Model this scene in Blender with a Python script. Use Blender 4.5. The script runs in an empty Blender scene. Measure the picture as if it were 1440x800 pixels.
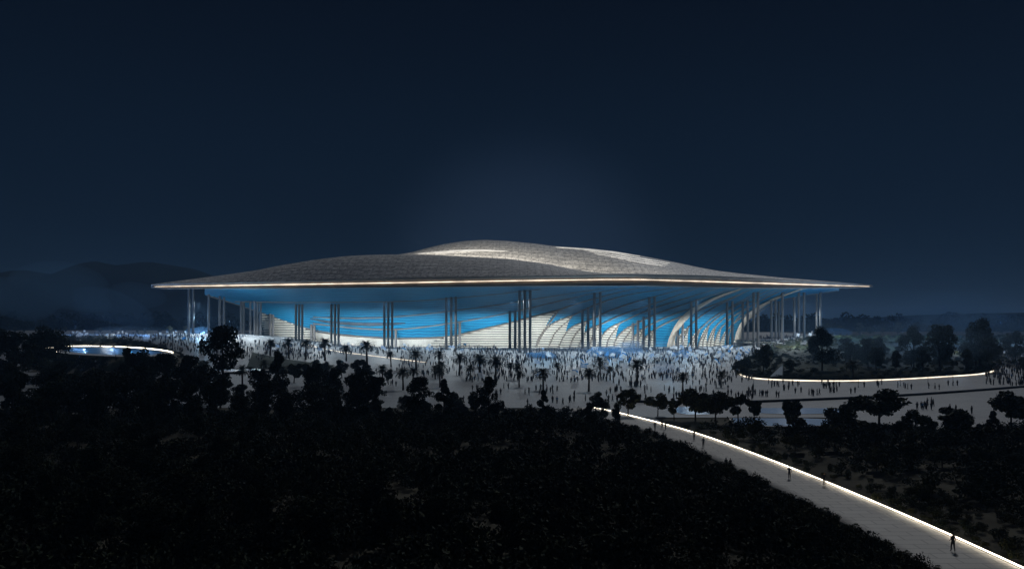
import bpy, math, random
import numpy as np
from mathutils import Vector, Matrix

R = random.Random(7)
NR = np.random.default_rng(7)
scene = bpy.context.scene
COL = scene.collection

# ------------------------------------------------------------------ camera geometry (metres; camera at 22 m)
F, CX, HY, CH = 1150.0, 720.0, 450.0, 22.0
def sm(a, b, x):
    t = np.clip((np.asarray(x, float) - a) / (b - a), 0, 1)
    return t * t * (3 - 2 * t)
def itp(pts):
    xs = np.array([p[0] for p in pts], float); ys = np.array([p[1] for p in pts], float)
    return lambda x: np.interp(x, xs, ys)
def smooth_itp(pts, w=12.0):
    """piecewise linear curve softened by a small moving average"""
    g = itp(pts)
    ks = np.linspace(-1, 1, 9)
    return lambda x: sum(g(np.asarray(x, float) + k * w) for k in ks) / 9.0
def at(px, py, z=0.0):
    """ground point under a sight line, for height z"""
    Y = (CH - z) * F / (py - HY)
    return (px - CX) * Y / F, Y
def wx(px, Y): return (px - CX) * Y / F

# ------------------------------------------------------------------ terrain
PATH_R = [(19, 205), (22.5, 199), (30, 177), (36, 156), (41, 121), (43.5, 95.5), (44.8, 73), (45.2, 40), (45, 0), (44, -60)]
_pr = itp(sorted([(y, x) for x, y in PATH_R]))
def path_r(Y): return _pr(Y)
PATH_W = 8.2
PONDS = [(-187, 376, 25, 57, 7.9, .68), (-112, 342, 9, 10, .9, 0), (-124, 345, 7, 8, .9, 0)]   # centre, radii, level, slant
def pond_d(X, Y, p): return np.sqrt(((X - p[0] + p[5] * (Y - p[1])) / p[2]) ** 2 + ((Y - p[1]) / p[3]) ** 2)
def pond_ring(p, k, n=64, a0=0, a1=2 * math.pi):
    out = []
    for i in range(n + 1):
        a = a0 + (a1 - a0) * i / n; v = p[3] * k * math.sin(a); out.append((p[0] + p[2] * k * math.cos(a) - p[5] * v, p[1] + v))
    return out
def T(X, Y):
    X = np.asarray(X, float); Y = np.asarray(Y, float)
    t = 4 * sm(330, 500, Y)
    t = t + sm(-90, -185, X) * 9 * sm(300, 455, Y)
    t = t + sm(125, 195, X) * 7.5 * sm(420, 490, Y)
    t = t * (1 - sm(700, 1300, Y))
    pl = path_r(Y) - PATH_W
    t = t + 3.4 * sm(1.5, 22, pl - X) * sm(185, 120, Y) * (1 + .25 * np.sin(X * .11 + 1) * np.cos(Y * .09))
    t = t + 1.2 * sm(3, 18, X - path_r(Y)) * sm(165, 120, Y) * (1 + .3 * np.sin(X * .13 + Y * .07))
    for p in PONDS:
        z = p[4]; d = pond_d(X, Y, p)
        k = 1 - sm(1.12, 1.5, d)
        t = t * (1 - k) + (z - .5 * (1 - sm(.8, 1.02, d))) * k
    return t
def Tz(x, y): return float(T(x, y))
_ym = np.arange(150.0, 1400.0, 2.0)
def ground_at(px, py):
    """first point of the terrain met by a sight line"""
    x = (px - CX) * _ym / F; h = T(x, _ym) - (CH - (py - HY) * _ym / F); k = np.argmax(h >= 0)
    if h[k] < 0: k = len(_ym) - 1
    y = _ym[k] - (0 if k == 0 else 2.0 * h[k] / max(h[k] - h[k - 1], 1e-6))
    return (px - CX) * y / F, float(y)

# ------------------------------------------------------------------ materials
def new_mat(name):
    m = bpy.data.materials.new(name); m.use_nodes = True
    return m, m.node_tree.nodes, m.node_tree.links, m.node_tree.nodes["Principled BSDF"]
def mat(name, col, rough=.7, metal=0.0, var=.25, scale=1.0, bump=0.0, spec=.5, trans=0.0):
    m, n, l, b = new_mat(name)
    b.inputs["Roughness"].default_value = rough; b.inputs["Metallic"].default_value = metal
    b.inputs["Specular IOR Level"].default_value = spec
    tc = n.new("ShaderNodeTexCoord"); ns = n.new("ShaderNodeTexNoise")
    ns.inputs["Scale"].default_value = scale; ns.inputs["Detail"].default_value = 4
    l.new(tc.outputs["Object"], ns.inputs["Vector"])
    r = n.new("ShaderNodeValToRGB")
    r.color_ramp.elements[0].position = .3; r.color_ramp.elements[1].position = .7
    r.color_ramp.elements[0].color = tuple(c * (1 - var) for c in col) + (1,)
    r.color_ramp.elements[1].color = tuple(min(1, c * (1 + var)) for c in col) + (1,)
    l.new(ns.outputs["Fac"], r.inputs["Fac"]); l.new(r.outputs["Color"], b.inputs["Base Color"])
    if bump:
        bp = n.new("ShaderNodeBump"); bp.inputs["Strength"].default_value = bump
        l.new(ns.outputs["Fac"], bp.inputs["Height"]); l.new(bp.outputs["Normal"], b.inputs["Normal"])
    return m
def emit_mat(name, col, strength, vary=.45):
    m, n, l, b = new_mat(name)
    tc = n.new("ShaderNodeTexCoord"); ns = n.new("ShaderNodeTexNoise"); ns.inputs["Scale"].default_value = .12; ns.inputs["Detail"].default_value = 6
    mr = n.new("ShaderNodeMapRange"); mr.inputs[1].default_value = .3; mr.inputs[2].default_value = .7; mr.inputs[3].default_value = strength * (1 - vary); mr.inputs[4].default_value = strength * (1 + vary)
    l.new(tc.outputs["Object"], ns.inputs["Vector"]); l.new(ns.outputs["Fac"], mr.inputs[0]); l.new(mr.outputs[0], b.inputs["Emission Strength"])
    b.inputs["Base Color"].default_value = (*col, 1)
    b.inputs["Emission Color"].default_value = (*col, 1); b.inputs["Emission Strength"].default_value = strength
    return m

M = {}
M['soil'] = mat('soil', (.075, .070, .052), .95, var=.5, scale=.15, bump=.3, spec=.1)
M['grass'] = mat('turf', (.020, .027, .013), .95, var=.5, scale=.4, spec=.1)
M['leaf_dark'] = mat('leaf_dark', (.016, .025, .012), .8, var=.4, scale=.6, spec=.12)
M['leaf_mid'] = mat('leaf_mid', (.028, .036, .015), .8, var=.4, scale=.6, spec=.12)
M['leaf_olive'] = mat('leaf_olive', (.085, .083, .032), .8, var=.4, scale=.6, spec=.12)  # on the path shrubs this paler olive stands in for the path's light
M['leaf_garden'] = mat('leaf_garden', (.12, .14, .12), .85, var=.4, scale=.6, spec=.12)  # grey paleness stands in for haze and light on the garden trees
M['leaf_far'] = mat('leaf_far', (.028, .038, .024), .9, var=.3, scale=.1, spec=.1)
M['bark'] = mat('bark', (.05, .04, .03), .95, var=.4, scale=3, spec=.1)
M['palm_bark'] = mat('palm_bark', (.09, .07, .05), .95, var=.4, scale=4, spec=.1)
M['concrete'] = mat('concrete', (.34, .33, .31), .8, var=.12, scale=.3)
M['kerb'] = mat('kerb', (.45, .44, .41), .75, var=.1, scale=.6)
M['path_kerb'] = mat('path_kerb', (.16, .155, .145), .8, var=.2, scale=.8)
M['dark_stone'] = mat('dark_stone', (.04, .045, .055), .6, var=.3, scale=.5)
M['column'] = mat('column', (.12, .115, .11), .5, var=.12, scale=.2)
M['rib'] = mat('rib_paint', (.17, .15, .125), .5, var=.1, scale=.2)
M['pillar'] = mat('pillar_stone', (.55, .49, .40), .6, var=.08, scale=.15)
M['fascia'] = mat('fascia_bronze', (.60, .50, .41), .6, metal=0, var=.1, scale=.05)
M['slat'] = mat('white_louvre', (.56, .54, .47), .55, var=.06, scale=.1)
M['backing'] = mat('louvre_backing', (.09, .085, .075), .8, var=.2, scale=.1)
M['deck'] = mat('deck', (.32, .30, .26), .7, var=.15, scale=.2)
M['strip'] = emit_mat('light_strip', (1.0, .87, .68), 7.0)
M['strip_path'] = emit_mat('path_light', (1.0, .88, .70), 7)
M['strip_dim'] = emit_mat('kerb_light', (1.0, .86, .68), 2.0)
M['slit'] = emit_mat('rooflight_glow', (1.0, .97, .90), .5)
M['skin'] = mat('skin', (.30, .19, .14), .6, var=.1)
M['hair'] = mat('hair', (.015, .012, .01), .7, var=.2)
M['cloth_dark'] = mat('cloth_dark', (.018, .02, .026), .9, var=.3, scale=6)
M['cloth_navy'] = mat('cloth_navy', (.02, .032, .065), .9, var=.3, scale=6)
M['cloth_grey'] = mat('cloth_grey', (.07, .07, .075), .9, var=.3, scale=6)
M['cloth_white'] = mat('cloth_white', (.5, .52, .55), .85, var=.1, scale=6)
M['cloth_blue'] = mat('cloth_blue', (.05, .19, .42), .85, var=.2, scale=6)
M['pole'] = mat('pole_metal', (.25, .25, .26), .4, metal=.5, var=.05)
M['distant'] = mat('distant_hill', (.020, .026, .024), 1.0, var=.3, scale=.01, spec=0)

def flag_mat(name, a, b, n_stripes, duty):
    m, n, l, bs = new_mat(name)
    uv = n.new("ShaderNodeTexCoord"); sp = n.new("ShaderNodeSeparateXYZ")
    l.new(uv.outputs["UV"], sp.inputs[0])
    mu = n.new("ShaderNodeMath"); mu.operation = 'MULTIPLY'; mu.inputs[1].default_value = n_stripes
    fr = n.new("ShaderNodeMath"); fr.operation = 'FRACT'
    gt = n.new("ShaderNodeMath"); gt.operation = 'GREATER_THAN'; gt.inputs[1].default_value = duty
    l.new(sp.outputs["Y"], mu.inputs[0]); l.new(mu.outputs[0], fr.inputs[0]); l.new(fr.outputs[0], gt.inputs[0])
    mx = n.new("ShaderNodeMix"); mx.data_type = 'RGBA'
    mx.inputs["A"].default_value = (*a, 1); mx.inputs["B"].default_value = (*b, 1)
    l.new(gt.outputs[0], mx.inputs["Factor"]); l.new(mx.outputs["Result"], bs.inputs["Base Color"])
    bs.inputs["Roughness"].default_value = .8
    tl = n.new("ShaderNodeBsdfTranslucent"); l.new(mx.outputs["Result"], tl.inputs["Color"])
    ms = n.new("ShaderNodeMixShader"); ms.inputs[0].default_value = .55
    l.new(bs.outputs[0], ms.inputs[1]); l.new(tl.outputs[0], ms.inputs[2]); l.new(ms.outputs[0], n["Material Output"].inputs["Surface"])
    return m
W_, B_ = (.88, .90, .92), (.12, .38, .76)
M['flag_white'] = flag_mat('flag_white', W_, W_, 1, .5)
M['flag_striped'] = flag_mat('flag_striped', W_, B_, 3, .5)
M['flag_blue'] = flag_mat('flag_blue', B_, B_, 1, .5)
M['flag_band'] = flag_mat('flag_band', W_, B_, 1, .6)

def paving_mat(name, col, scale, spec=.35, rough=.6):
    m, n, l, b = new_mat(name)
    tc = n.new("ShaderNodeTexCoord")
    br = n.new("ShaderNodeTexBrick"); br.inputs["Scale"].default_value = scale
    br.inputs["Mortar Size"].default_value = .012; br.inputs["Mortar Smooth"].default_value = .3
    br.inputs["Color1"].default_value = tuple(c * 1.06 for c in col) + (1,)
    br.inputs["Color2"].default_value = tuple(c * .94 for c in col) + (1,)
    br.inputs["Mortar"].default_value = tuple(c * .6 for c in col) + (1,)
    l.new(tc.outputs["Object"], br.inputs["Vector"])
    ns = n.new("ShaderNodeTexNoise"); ns.inputs["Scale"].default_value = .06; ns.inputs["Detail"].default_value = 6
    l.new(tc.outputs["Object"], ns.inputs["Vector"])
    mr = n.new("ShaderNodeMapRange"); mr.inputs[3].default_value = .72; mr.inputs[4].default_value = 1.28
    l.new(ns.outputs["Fac"], mr.inputs[0])
    mx = n.new("ShaderNodeMix"); mx.data_type = 'RGBA'; mx.blend_type = 'MULTIPLY'; mx.inputs["Factor"].default_value = 1
    l.new(br.outputs["Color"], mx.inputs["A"]); l.new(mr.outputs[0], mx.inputs["B"])
    l.new(mx.outputs["Result"], b.inputs["Base Color"])
    b.inputs["Roughness"].default_value = rough; b.inputs["Specular IOR Level"].default_value = spec
    return m
M['plaza'] = paving_mat('plaza_paving', (.262, .276, .288), .22)
M['path'] = paving_mat('path_paving', (.56, .535, .49), .16, rough=.7)

def water_mat():
    m, n, l, b = new_mat('pool_water')
    b.inputs["Base Color"].default_value = (.03, .24, .55, 1)  # blue brightened in the colour to stand in for lit water and reflections
    b.inputs["Roughness"].default_value = .38; b.inputs["Specular IOR Level"].default_value = .3
    tc = n.new("ShaderNodeTexCoord"); ns = n.new("ShaderNodeTexNoise"); ns.inputs["Scale"].default_value = .8
    bp = n.new("ShaderNodeBump"); bp.inputs["Strength"].default_value = .15
    l.new(tc.outputs["Object"], ns.inputs["Vector"]); l.new(ns.outputs["Fac"], bp.inputs["Height"])
    l.new(bp.outputs["Normal"], b.inputs["Normal"])
    return m
M['water'] = water_mat()

def membrane_mat():
    """blue stretched cladding, seamed across in fine courses; UV v runs up the surface"""
    m, n, l, b = new_mat('blue_membrane')
    uv = n.new("ShaderNodeTexCoord"); sp = n.new("ShaderNodeSeparateXYZ"); l.new(uv.outputs["UV"], sp.inputs[0])
    ns = n.new("ShaderNodeTexNoise"); ns.inputs["Scale"].default_value = .05; ns.inputs["Detail"].default_value = 5
    l.new(uv.outputs["Object"], ns.inputs["Vector"])
    a = n.new("ShaderNodeMath"); a.operation = 'MULTIPLY_ADD'; a.inputs[1].default_value = 30; l.new(sp.outputs["Y"], a.inputs[0])
    k = n.new("ShaderNodeMath"); k.operation = 'MULTIPLY'; k.inputs[1].default_value = 2.2; l.new(ns.outputs["Fac"], k.inputs[0])
    l.new(k.outputs[0], a.inputs[2])
    fr = n.new("ShaderNodeMath"); fr.operation = 'FRACT'; l.new(a.outputs[0], fr.inputs[0])
    r = n.new("ShaderNodeValToRGB"); e = r.color_ramp.elements
    e[0].position = 0; e[0].color = (.003, .085, .20, 1); e[1].position = .3; e[1].color = (.006, .225, .42, 1)
    e2 = e.new(.72); e2.color = (.006, .225, .42, 1); e3 = e.new(1.0); e3.color = (.003, .085, .20, 1)
    l.new(fr.outputs[0], r.inputs["Fac"])
    # fine diagonal stretch ribs and faded patches
    wv = n.new("ShaderNodeTexWave"); wv.inputs["Scale"].default_value = .55; wv.inputs["Distortion"].default_value = 3; wv.inputs["Detail"].default_value = 3
    l.new(uv.outputs["Object"], wv.inputs["Vector"])
    n2 = n.new("ShaderNodeTexNoise"); n2.inputs["Scale"].default_value = .022; n2.inputs["Detail"].default_value = 3; l.new(uv.outputs["Object"], n2.inputs["Vector"])
    ad = n.new("ShaderNodeMath"); ad.operation = 'MULTIPLY_ADD'; ad.inputs[1].default_value = .35; l.new(wv.outputs["Fac"], ad.inputs[0]); l.new(n2.outputs["Fac"], ad.inputs[2])
    mr = n.new("ShaderNodeMapRange"); mr.inputs[1].default_value = .35; mr.inputs[2].default_value = 1.0; mr.inputs[3].default_value = .55; mr.inputs[4].default_value = 1.15; l.new(ad.outputs[0], mr.inputs[0])
    mx = n.new("ShaderNodeMix"); mx.data_type = 'RGBA'; mx.blend_type = 'MULTIPLY'; mx.inputs["Factor"].default_value = 1
    l.new(r.outputs["Color"], mx.inputs["A"]); l.new(mr.outputs[0], mx.inputs["B"]); l.new(mx.outputs["Result"], b.inputs["Base Color"])
    b.inputs["Roughness"].default_value = .55
    return m
M['membrane'] = membrane_mat()

def roof_mat():
    """pale rough standing-seam panels laid in long courses; UV in panel units"""
    m, n, l, b = new_mat('roof_panels')
    uv = n.new("ShaderNodeTexCoord")
    br = n.new("ShaderNodeTexBrick"); br.inputs["Scale"].default_value = 1.0
    br.offset = .5; br.inputs["Brick Width"].default_value = 1.7; br.inputs["Row Height"].default_value = 1.0
    br.inputs["Mortar Size"].default_value = .05; br.inputs["Bias"].default_value = 0
    br.inputs["Color1"].default_value = (.86, .84, .79, 1); br.inputs["Color2"].default_value = (.76, .74, .69, 1)
    br.inputs["Mortar"].default_value = (.44, .44, .42, 1)
    l.new(uv.outputs["UV"], br.inputs["Vector"])
    ns = n.new("ShaderNodeTexNoise"); ns.inputs["Scale"].default_value = .45; ns.inputs["Detail"].default_value = 8
    l.new(uv.outputs["Object"], ns.inputs["Vector"])
    mr = n.new("ShaderNodeMapRange"); mr.inputs[1].default_value = .3; mr.inputs[2].default_value = .7
    mr.inputs[3].default_value = .5; mr.inputs[4].default_value = 1.45
    l.new(ns.outputs["Fac"], mr.inputs[0])
    mx = n.new("ShaderNodeMix"); mx.data_type = 'RGBA'; mx.blend_type = 'MULTIPLY'; mx.inputs["Factor"].default_value = 1
    l.new(br.outputs["Color"], mx.inputs["A"]); l.new(mr.outputs[0], mx.inputs["B"])
    sp = n.new("ShaderNodeSeparateXYZ"); l.new(uv.outputs["UV"], sp.inputs[0])
    wv = n.new("ShaderNodeTexNoise"); wv.inputs["Scale"].default_value = .018; l.new(uv.outputs["Object"], wv.inputs["Vector"])
    q = n.new("ShaderNodeMath"); q.operation = 'MULTIPLY_ADD'; q.inputs[1].default_value = 3.0; l.new(wv.outputs["Fac"], q.inputs[0])
    d5 = n.new("ShaderNodeMath"); d5.operation = 'DIVIDE'; d5.inputs[1].default_value = 1.9; l.new(sp.outputs["Y"], d5.inputs[0]); l.new(d5.outputs[0], q.inputs[2])
    fr = n.new("ShaderNodeMath"); fr.operation = 'FRACT'; l.new(q.outputs[0], fr.inputs[0])
    gt = n.new("ShaderNodeMath"); gt.operation = 'GREATER_THAN'; gt.inputs[1].default_value = .8; l.new(fr.outputs[0], gt.inputs[0])
    m2 = n.new("ShaderNodeMix"); m2.data_type = 'RGBA'; m2.blend_type = 'MULTIPLY'; l.new(gt.outputs[0], m2.inputs["Factor"])
    l.new(mx.outputs["Result"], m2.inputs["A"]); m2.inputs["B"].default_value = (.62, .62, .64, 1)
    l.new(m2.outputs["Result"], b.inputs["Base Color"])
    bp = n.new("ShaderNodeBump"); bp.inputs["Strength"].default_value = .6; bp.inputs["Distance"].default_value = .5
    l.new(ns.outputs["Fac"], bp.inputs["Height"]); l.new(bp.outputs["Normal"], b.inputs["Normal"])
    b.inputs["Roughness"].default_value = .6
    return m
M['roof'] = roof_mat()

def vol_mat(name, col, dens, aniso=.2):
    m = bpy.data.materials.new(name); m.use_nodes = True
    n, l = m.node_tree.nodes, m.node_tree.links
    n.clear(); o = n.new("ShaderNodeOutputMaterial"); v = n.new("ShaderNodeVolumePrincipled")
    v.inputs["Color"].default_value = (*col, 1); v.inputs["Density"].default_value = dens
    v.inputs["Anisotropy"].default_value = aniso
    l.new(v.outputs[0], o.inputs["Volume"])
    return m

# ------------------------------------------------------------------ object helpers
def link(name, me, parent=None, m=None, smooth=False):
    o = bpy.data.objects.new(name, me); COL.objects.link(o)
    if parent: o.parent = parent
    if m and not me.materials: me.materials.append(m)
    if smooth: me.polygons.foreach_set('use_smooth', np.ones(len(me.polygons), bool))
    return o
def mesh_from(name, V, Fs, mats=(), mi=None, uv=None):
    me = bpy.data.meshes.new(name)
    V = np.asarray(V, np.float32).reshape(-1, 3)
    if isinstance(Fs, np.ndarray):
        k = Fs.shape[1]; nf = len(Fs)
        me.vertices.add(len(V)); me.vertices.foreach_set('co', V.ravel())
        me.loops.add(nf * k); me.loops.foreach_set('vertex_index', Fs.astype(np.int32).ravel())
        me.polygons.add(nf); me.polygons.foreach_set('loop_start', np.arange(0, nf * k, k, dtype=np.int32))
        try: me.polygons.foreach_set('loop_total', np.full(nf, k, np.int32))
        except Exception: pass
    else:
        me.from_pydata(V.tolist(), [], Fs)
    for m in mats: me.materials.append(m)
    if mi is not None: me.polygons.foreach_set('material_index', np.asarray(mi, np.int32))
    if uv is not None:
        ly = me.uv_layers.new(name='UVMap')
        li = np.empty(len(me.loops), np.int32); me.loops.foreach_get('vertex_index', li)
        ly.data.foreach_set('uv', np.asarray(uv, np.float32)[li].ravel())
    me.update(calc_edges=True); me.validate()
    return me
def tag(o, label=None, cat=None, group=None, kind=None):
    if label: o['label'] = label
    if cat: o['category'] = cat
    if group: o['group'] = group
    if kind: o['kind'] = kind
    return o
def empty(name, loc=(0, 0, 0), rz=0):
    o = bpy.data.objects.new(name, None); COL.objects.link(o)
    o.location = loc; o.rotation_euler.z = rz; o.empty_display_size = .3
    return o
def grid_faces(nu, nv, flip=False):
    i = np.arange(nu - 1)[:, None]; j = np.arange(nv - 1)[None, :]
    a = (i * nv + j).ravel(); b = ((i + 1) * nv + j).ravel()
    f = np.stack([a, b, b + 1, a + 1], 1)
    return f[:, ::-1] if flip else f
def grid_mesh(name, P, mats=(), uv=None, flip=False):
    nu, nv = P.shape[:2]
    return mesh_from(name, P.reshape(-1, 3), grid_faces(nu, nv, flip), mats, uv=None if uv is None else uv.reshape(-1, 2))
class MB:
    def __init__(s): s.V = []; s.F = []; s.mi = []; s.n = 0
    def add(s, V, Fs, mi=0):
        for f in Fs: s.F.append(tuple(int(i) + s.n for i in f)); s.mi.append(mi)
        s.V.extend([tuple(v) for v in V]); s.n += len(V)
    def tube(s, pts, rad, n=8, mi=0, cap=True):
        pts = [Vector(p) for p in pts]; rad = rad if hasattr(rad, '__len__') else [rad] * len(pts)
        V = []
        for i, p in enumerate(pts):
            d = (pts[min(i + 1, len(pts) - 1)] - pts[max(i - 1, 0)]).normalized()
            a = d.cross(Vector((0, 0, 1)) if abs(d.z) < .9 else Vector((1, 0, 0))).normalized(); b = d.cross(a)
            for k in range(n):
                t = 2 * math.pi * k / n
                V.append(p + (a * math.cos(t) + b * math.sin(t)) * rad[i])
        Fs = [(i * n + k, i * n + (k + 1) % n, (i + 1) * n + (k + 1) % n, (i + 1) * n + k) for i in range(len(pts) - 1) for k in range(n)]
        if cap: Fs += [tuple(range(n))[::-1], tuple(range((len(pts) - 1) * n, len(pts) * n))]
        s.add(V, Fs, mi)
    def box(s, lo, hi, mi=0):
        x0, y0, z0 = lo; x1, y1, z1 = hi
        V = [(x, y, z) for x in (x0, x1) for y in (y0, y1) for z in (z0, z1)]
        s.add(V, [(0, 1, 3, 2), (4, 6, 7, 5), (0, 4, 5, 1), (2, 3, 7, 6), (0, 2, 6, 4), (1, 5, 7, 3)], mi)
    def mesh(s, name, mats):
        me = bpy.data.meshes.new(name); me.from_pydata(s.V, [], s.F)
        for m in mats: me.materials.append(m)
        me.polygons.foreach_set('material_index', np.array(s.mi, np.int32)); me.update()
        return me
    def build(s, name, m, parent=None, smooth=False):
        return link(name, s.mesh(name, [m]), parent, smooth=smooth)

# ------------------------------------------------------------------ ground and paving
def axis(segs):
    out = []
    for a, b, st in segs: out += list(np.arange(a, b, st))
    out.append(segs[-1][1]); return np.array(out, float)
gx = axis([(-6000, -1200, 400), (-1200, -420, 60), (-420, -60, 8), (-60, 70, 3), (70, 460, 8), (460, 1200, 60), (1200, 6001, 400)])
gy = axis([(-300, -20, 20), (-20, 200, 3), (200, 640, 8), (640, 1400, 40), (1400, 9001, 400)])
GX, GY = np.meshgrid(gx, gy, indexing='ij')
o = link('ground', grid_mesh('ground', np.stack([GX, GY, T(GX, GY)], -1), [M['soil']]), smooth=True); tag(o, kind='structure')

def region_sheet(name, x0, x1, y0, y1, step, off, m, inside=None):
    xs = np.arange(x0, x1 + .01, step); ys = np.arange(y0, y1 + .01, step)
    X, Y = np.meshgrid(xs, ys, indexing='ij'); P = np.stack([X, Y, T(X, Y) + off], -1)
    Fq = grid_faces(len(xs), len(ys))
    if inside is not None:
        cx = (X[:-1, :-1] + step / 2).ravel(); cy = (Y[:-1, :-1] + step / 2).ravel()
        Fq = Fq[inside(cx, cy)]
    return tag(link(name, mesh_from(name, P.reshape(-1, 3), Fq, [m]), smooth=True), kind='structure')
def plaza_in(x, y):
    k = np.ones_like(x, bool)
    for p in PONDS: k &= pond_d(x, y, p) > 1.3
    k &= y > 168 + 8 * np.sin(x * .04)
    k &= ~((np.abs(x) > 0) & (y < 186) & (x > path_r(y) + 2) & (x < 78))
    k &= ~((x < 8) & (y < 205))
    k &= ~((y > 500) & (x > 225)) & ~((x > 118 + (y - 380) * .25) & (x < 330) & (y > 372) & (y < 520) & ~((x < 178) & (y > 470)))
    return k
region_sheet('plaza', -460, 520, 164, 700, 4, .14, M['plaza'], plaza_in)

def ribbon(name, L, Rr, m, parent=None, off=.2, use_T=True, thick=0.0):
    """sheet between two polylines of equal length, laid on the terrain; thick adds a skirt"""
    L = np.array(L, float); Rr = np.array(Rr, float)
    n = 5
    P = np.stack([L + (Rr - L) * k / (n - 1) for k in range(n)], 1)
    z = T(P[..., 0], P[..., 1]) if use_T else np.zeros(P.shape[:2])
    P3 = np.dstack([P, z + off])
    if thick:
        a = P3[:, :1].copy(); a[..., 2] -= thick; b = P3[:, -1:].copy(); b[..., 2] -= thick
        P3 = np.concatenate([a, P3, b], 1)
    return link(name, grid_mesh(name, P3, [m]), parent)
def densify(pts, step):
    out = []
    for (a, b) in zip(pts[:-1], pts[1:]):
        n = max(1, int(math.dist(a, b) / step))
        for k in range(n): out.append((a[0] + (b[0] - a[0]) * k / n, a[1] + (b[1] - a[1]) * k / n))
    out.append(tuple(pts[-1])); return out
def chaikin(pts, it=3):
    for _ in range(it):
        q = [pts[0]]
        for a, b in zip(pts[:-1], pts[1:]):
            q.append((a[0] * .75 + b[0] * .25, a[1] * .75 + b[1] * .25)); q.append((a[0] * .25 + b[0] * .75, a[1] * .25 + b[1] * .75))
        q.append(pts[-1]); pts = q
    return pts
def offset(pts, d):
    P = np.array(pts, float); t = np.gradient(P, axis=0); t /= np.linalg.norm(t, axis=1)[:, None] + 1e-9
    nrm = np.stack([t[:, 1], -t[:, 0]], 1)
    return P + nrm * d
def bar_along(name, pts, w, z0, z1, m, parent=None, use_T=True, zfix=None):
    """solid bar following a polyline on the terrain, from z0 to z1 above it"""
    a = offset(pts, -w / 2); b = offset(pts, w / 2)
    zt = T(*np.array(pts).T) if zfix is None else np.full(len(pts), zfix)
    V = np.stack([np.column_stack([a, zt + z0]), np.column_stack([a, zt + z1]), np.column_stack([b, zt + z1]), np.column_stack([b, zt + z0]), np.column_stack([a, zt + z0])], 1)
    return link(name, grid_mesh(name, V, [m], flip=True), parent)

pr = densify(chaikin(PATH_R, 2), 3)
pl = offset(pr, PATH_W)     # to be checked: left side
if pl[10][0] > pr[10][0]: pl = offset(pr, -PATH_W)
o = ribbon('path', pl, pr, M['path'], off=.2, thick=.3); tag(o, kind='structure')
sgn = 1 if offset(pr, 1)[10][0] > pr[10][0] else -1
e = empty('lit_kerb', (*pr[40], 0)); tag(e, 'long pale kerb with glowing warm strip along the walking path', 'kerb')
def world_child(o, e): o.matrix_parent_inverse = e.matrix_basis.inverted(); return o
world_child(bar_along('kerb_stone', offset(pr, sgn * .28), .34, -.3, .26, M['path_kerb'], e), e)
world_child(bar_along('light_strip', offset(pr, sgn * .16), .11, .27, .36, M['strip_path'], e), e)

# pools
def ellipse_pts(c, rx, ry, n=64, a0=0, a1=2 * math.pi):
    return [(c[0] + rx * math.cos(a0 + (a1 - a0) * k / n), c[1] + ry * math.sin(a0 + (a1 - a0) * k / n)) for k in range(n + 1)]
def disc(name, pts, z, m):
    me = bpy.data.meshes.new(name); me.from_pydata([(x, y, z) for x, y in pts], [], [tuple(range(len(pts)))]); return link(name, me, None, m)
for p in PONDS:
    z = p[4]
    tag(disc('pond_water', [(x + .08 * p[2], y) for x, y in pond_ring(p, .84)[:-1]], z + .12, M['water']), kind='structure')
    o = ribbon('pond_surround', np.array(pond_ring(p, .70)), np.array(pond_ring(p, 1.08)), M['path'], off=z + .06, use_T=False); tag(o, kind='structure')
p = PONDS[0]; z = p[4]
arc = pond_ring(p, 1.06, 70, math.radians(-28), math.radians(200))
e = empty('pond_kerb', (p[0], p[1], z)); tag(e, 'curved glowing kerb around the far side of the oval pond', 'kerb')
world_child(bar_along('kerb_stone', offset(arc, .5), .6, -.4, .55, M['kerb'], e, zfix=z), e)
world_child(bar_along('light_strip', offset(arc, .05), .22, .16, .42, M['strip_path'], e, zfix=z), e)
tag(ribbon('pond_bank_grass', np.array(pond_ring(p, 1.14, 60, -.2, 4.3)), np.array(pond_ring(p, 1.42, 60, -.2, 4.3)), M['grass'], off=.32), kind='structure')
# pools on the right, long flat basins
def rect_pool(x0p, x1p, ya, yb, skew=0):
    pts = [at(x0p, ya), at(x1p, ya), at(x1p + skew, yb), at(x0p + skew * .3, yb)]
    pts = chaikin(pts + [pts[0]], 2)[:-1]
    c = np.mean(pts, 0)
    tag(disc('pool_water', pts, .21, M['water']), kind='structure')
    big = [tuple(c + (np.array(p) - c) * 1.08) for p in pts]
    tag(disc('pool_surround', big, .17, M['path']), kind='structure')
rect_pool(1058, 1190, 574.5, 583, -6); rect_pool(1030, 1172, 589, 600, 8); rect_pool(950, 1005, 573, 584, 4)
# dark retaining step across the right plaza
st = [at(*p) for p in [(880, 566), (960, 567.5), (1050, 567), (1140, 563.5), (1230, 560), (1340, 553), (1440, 545), (1560, 535)]]
st = densify(chaikin(st, 2), 6)
tag(bar_along('retaining_wall', st, 1.2, 0, .75, M['dark_stone']), 'long low dark stone wall crossing the promenade', 'wall')
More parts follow.
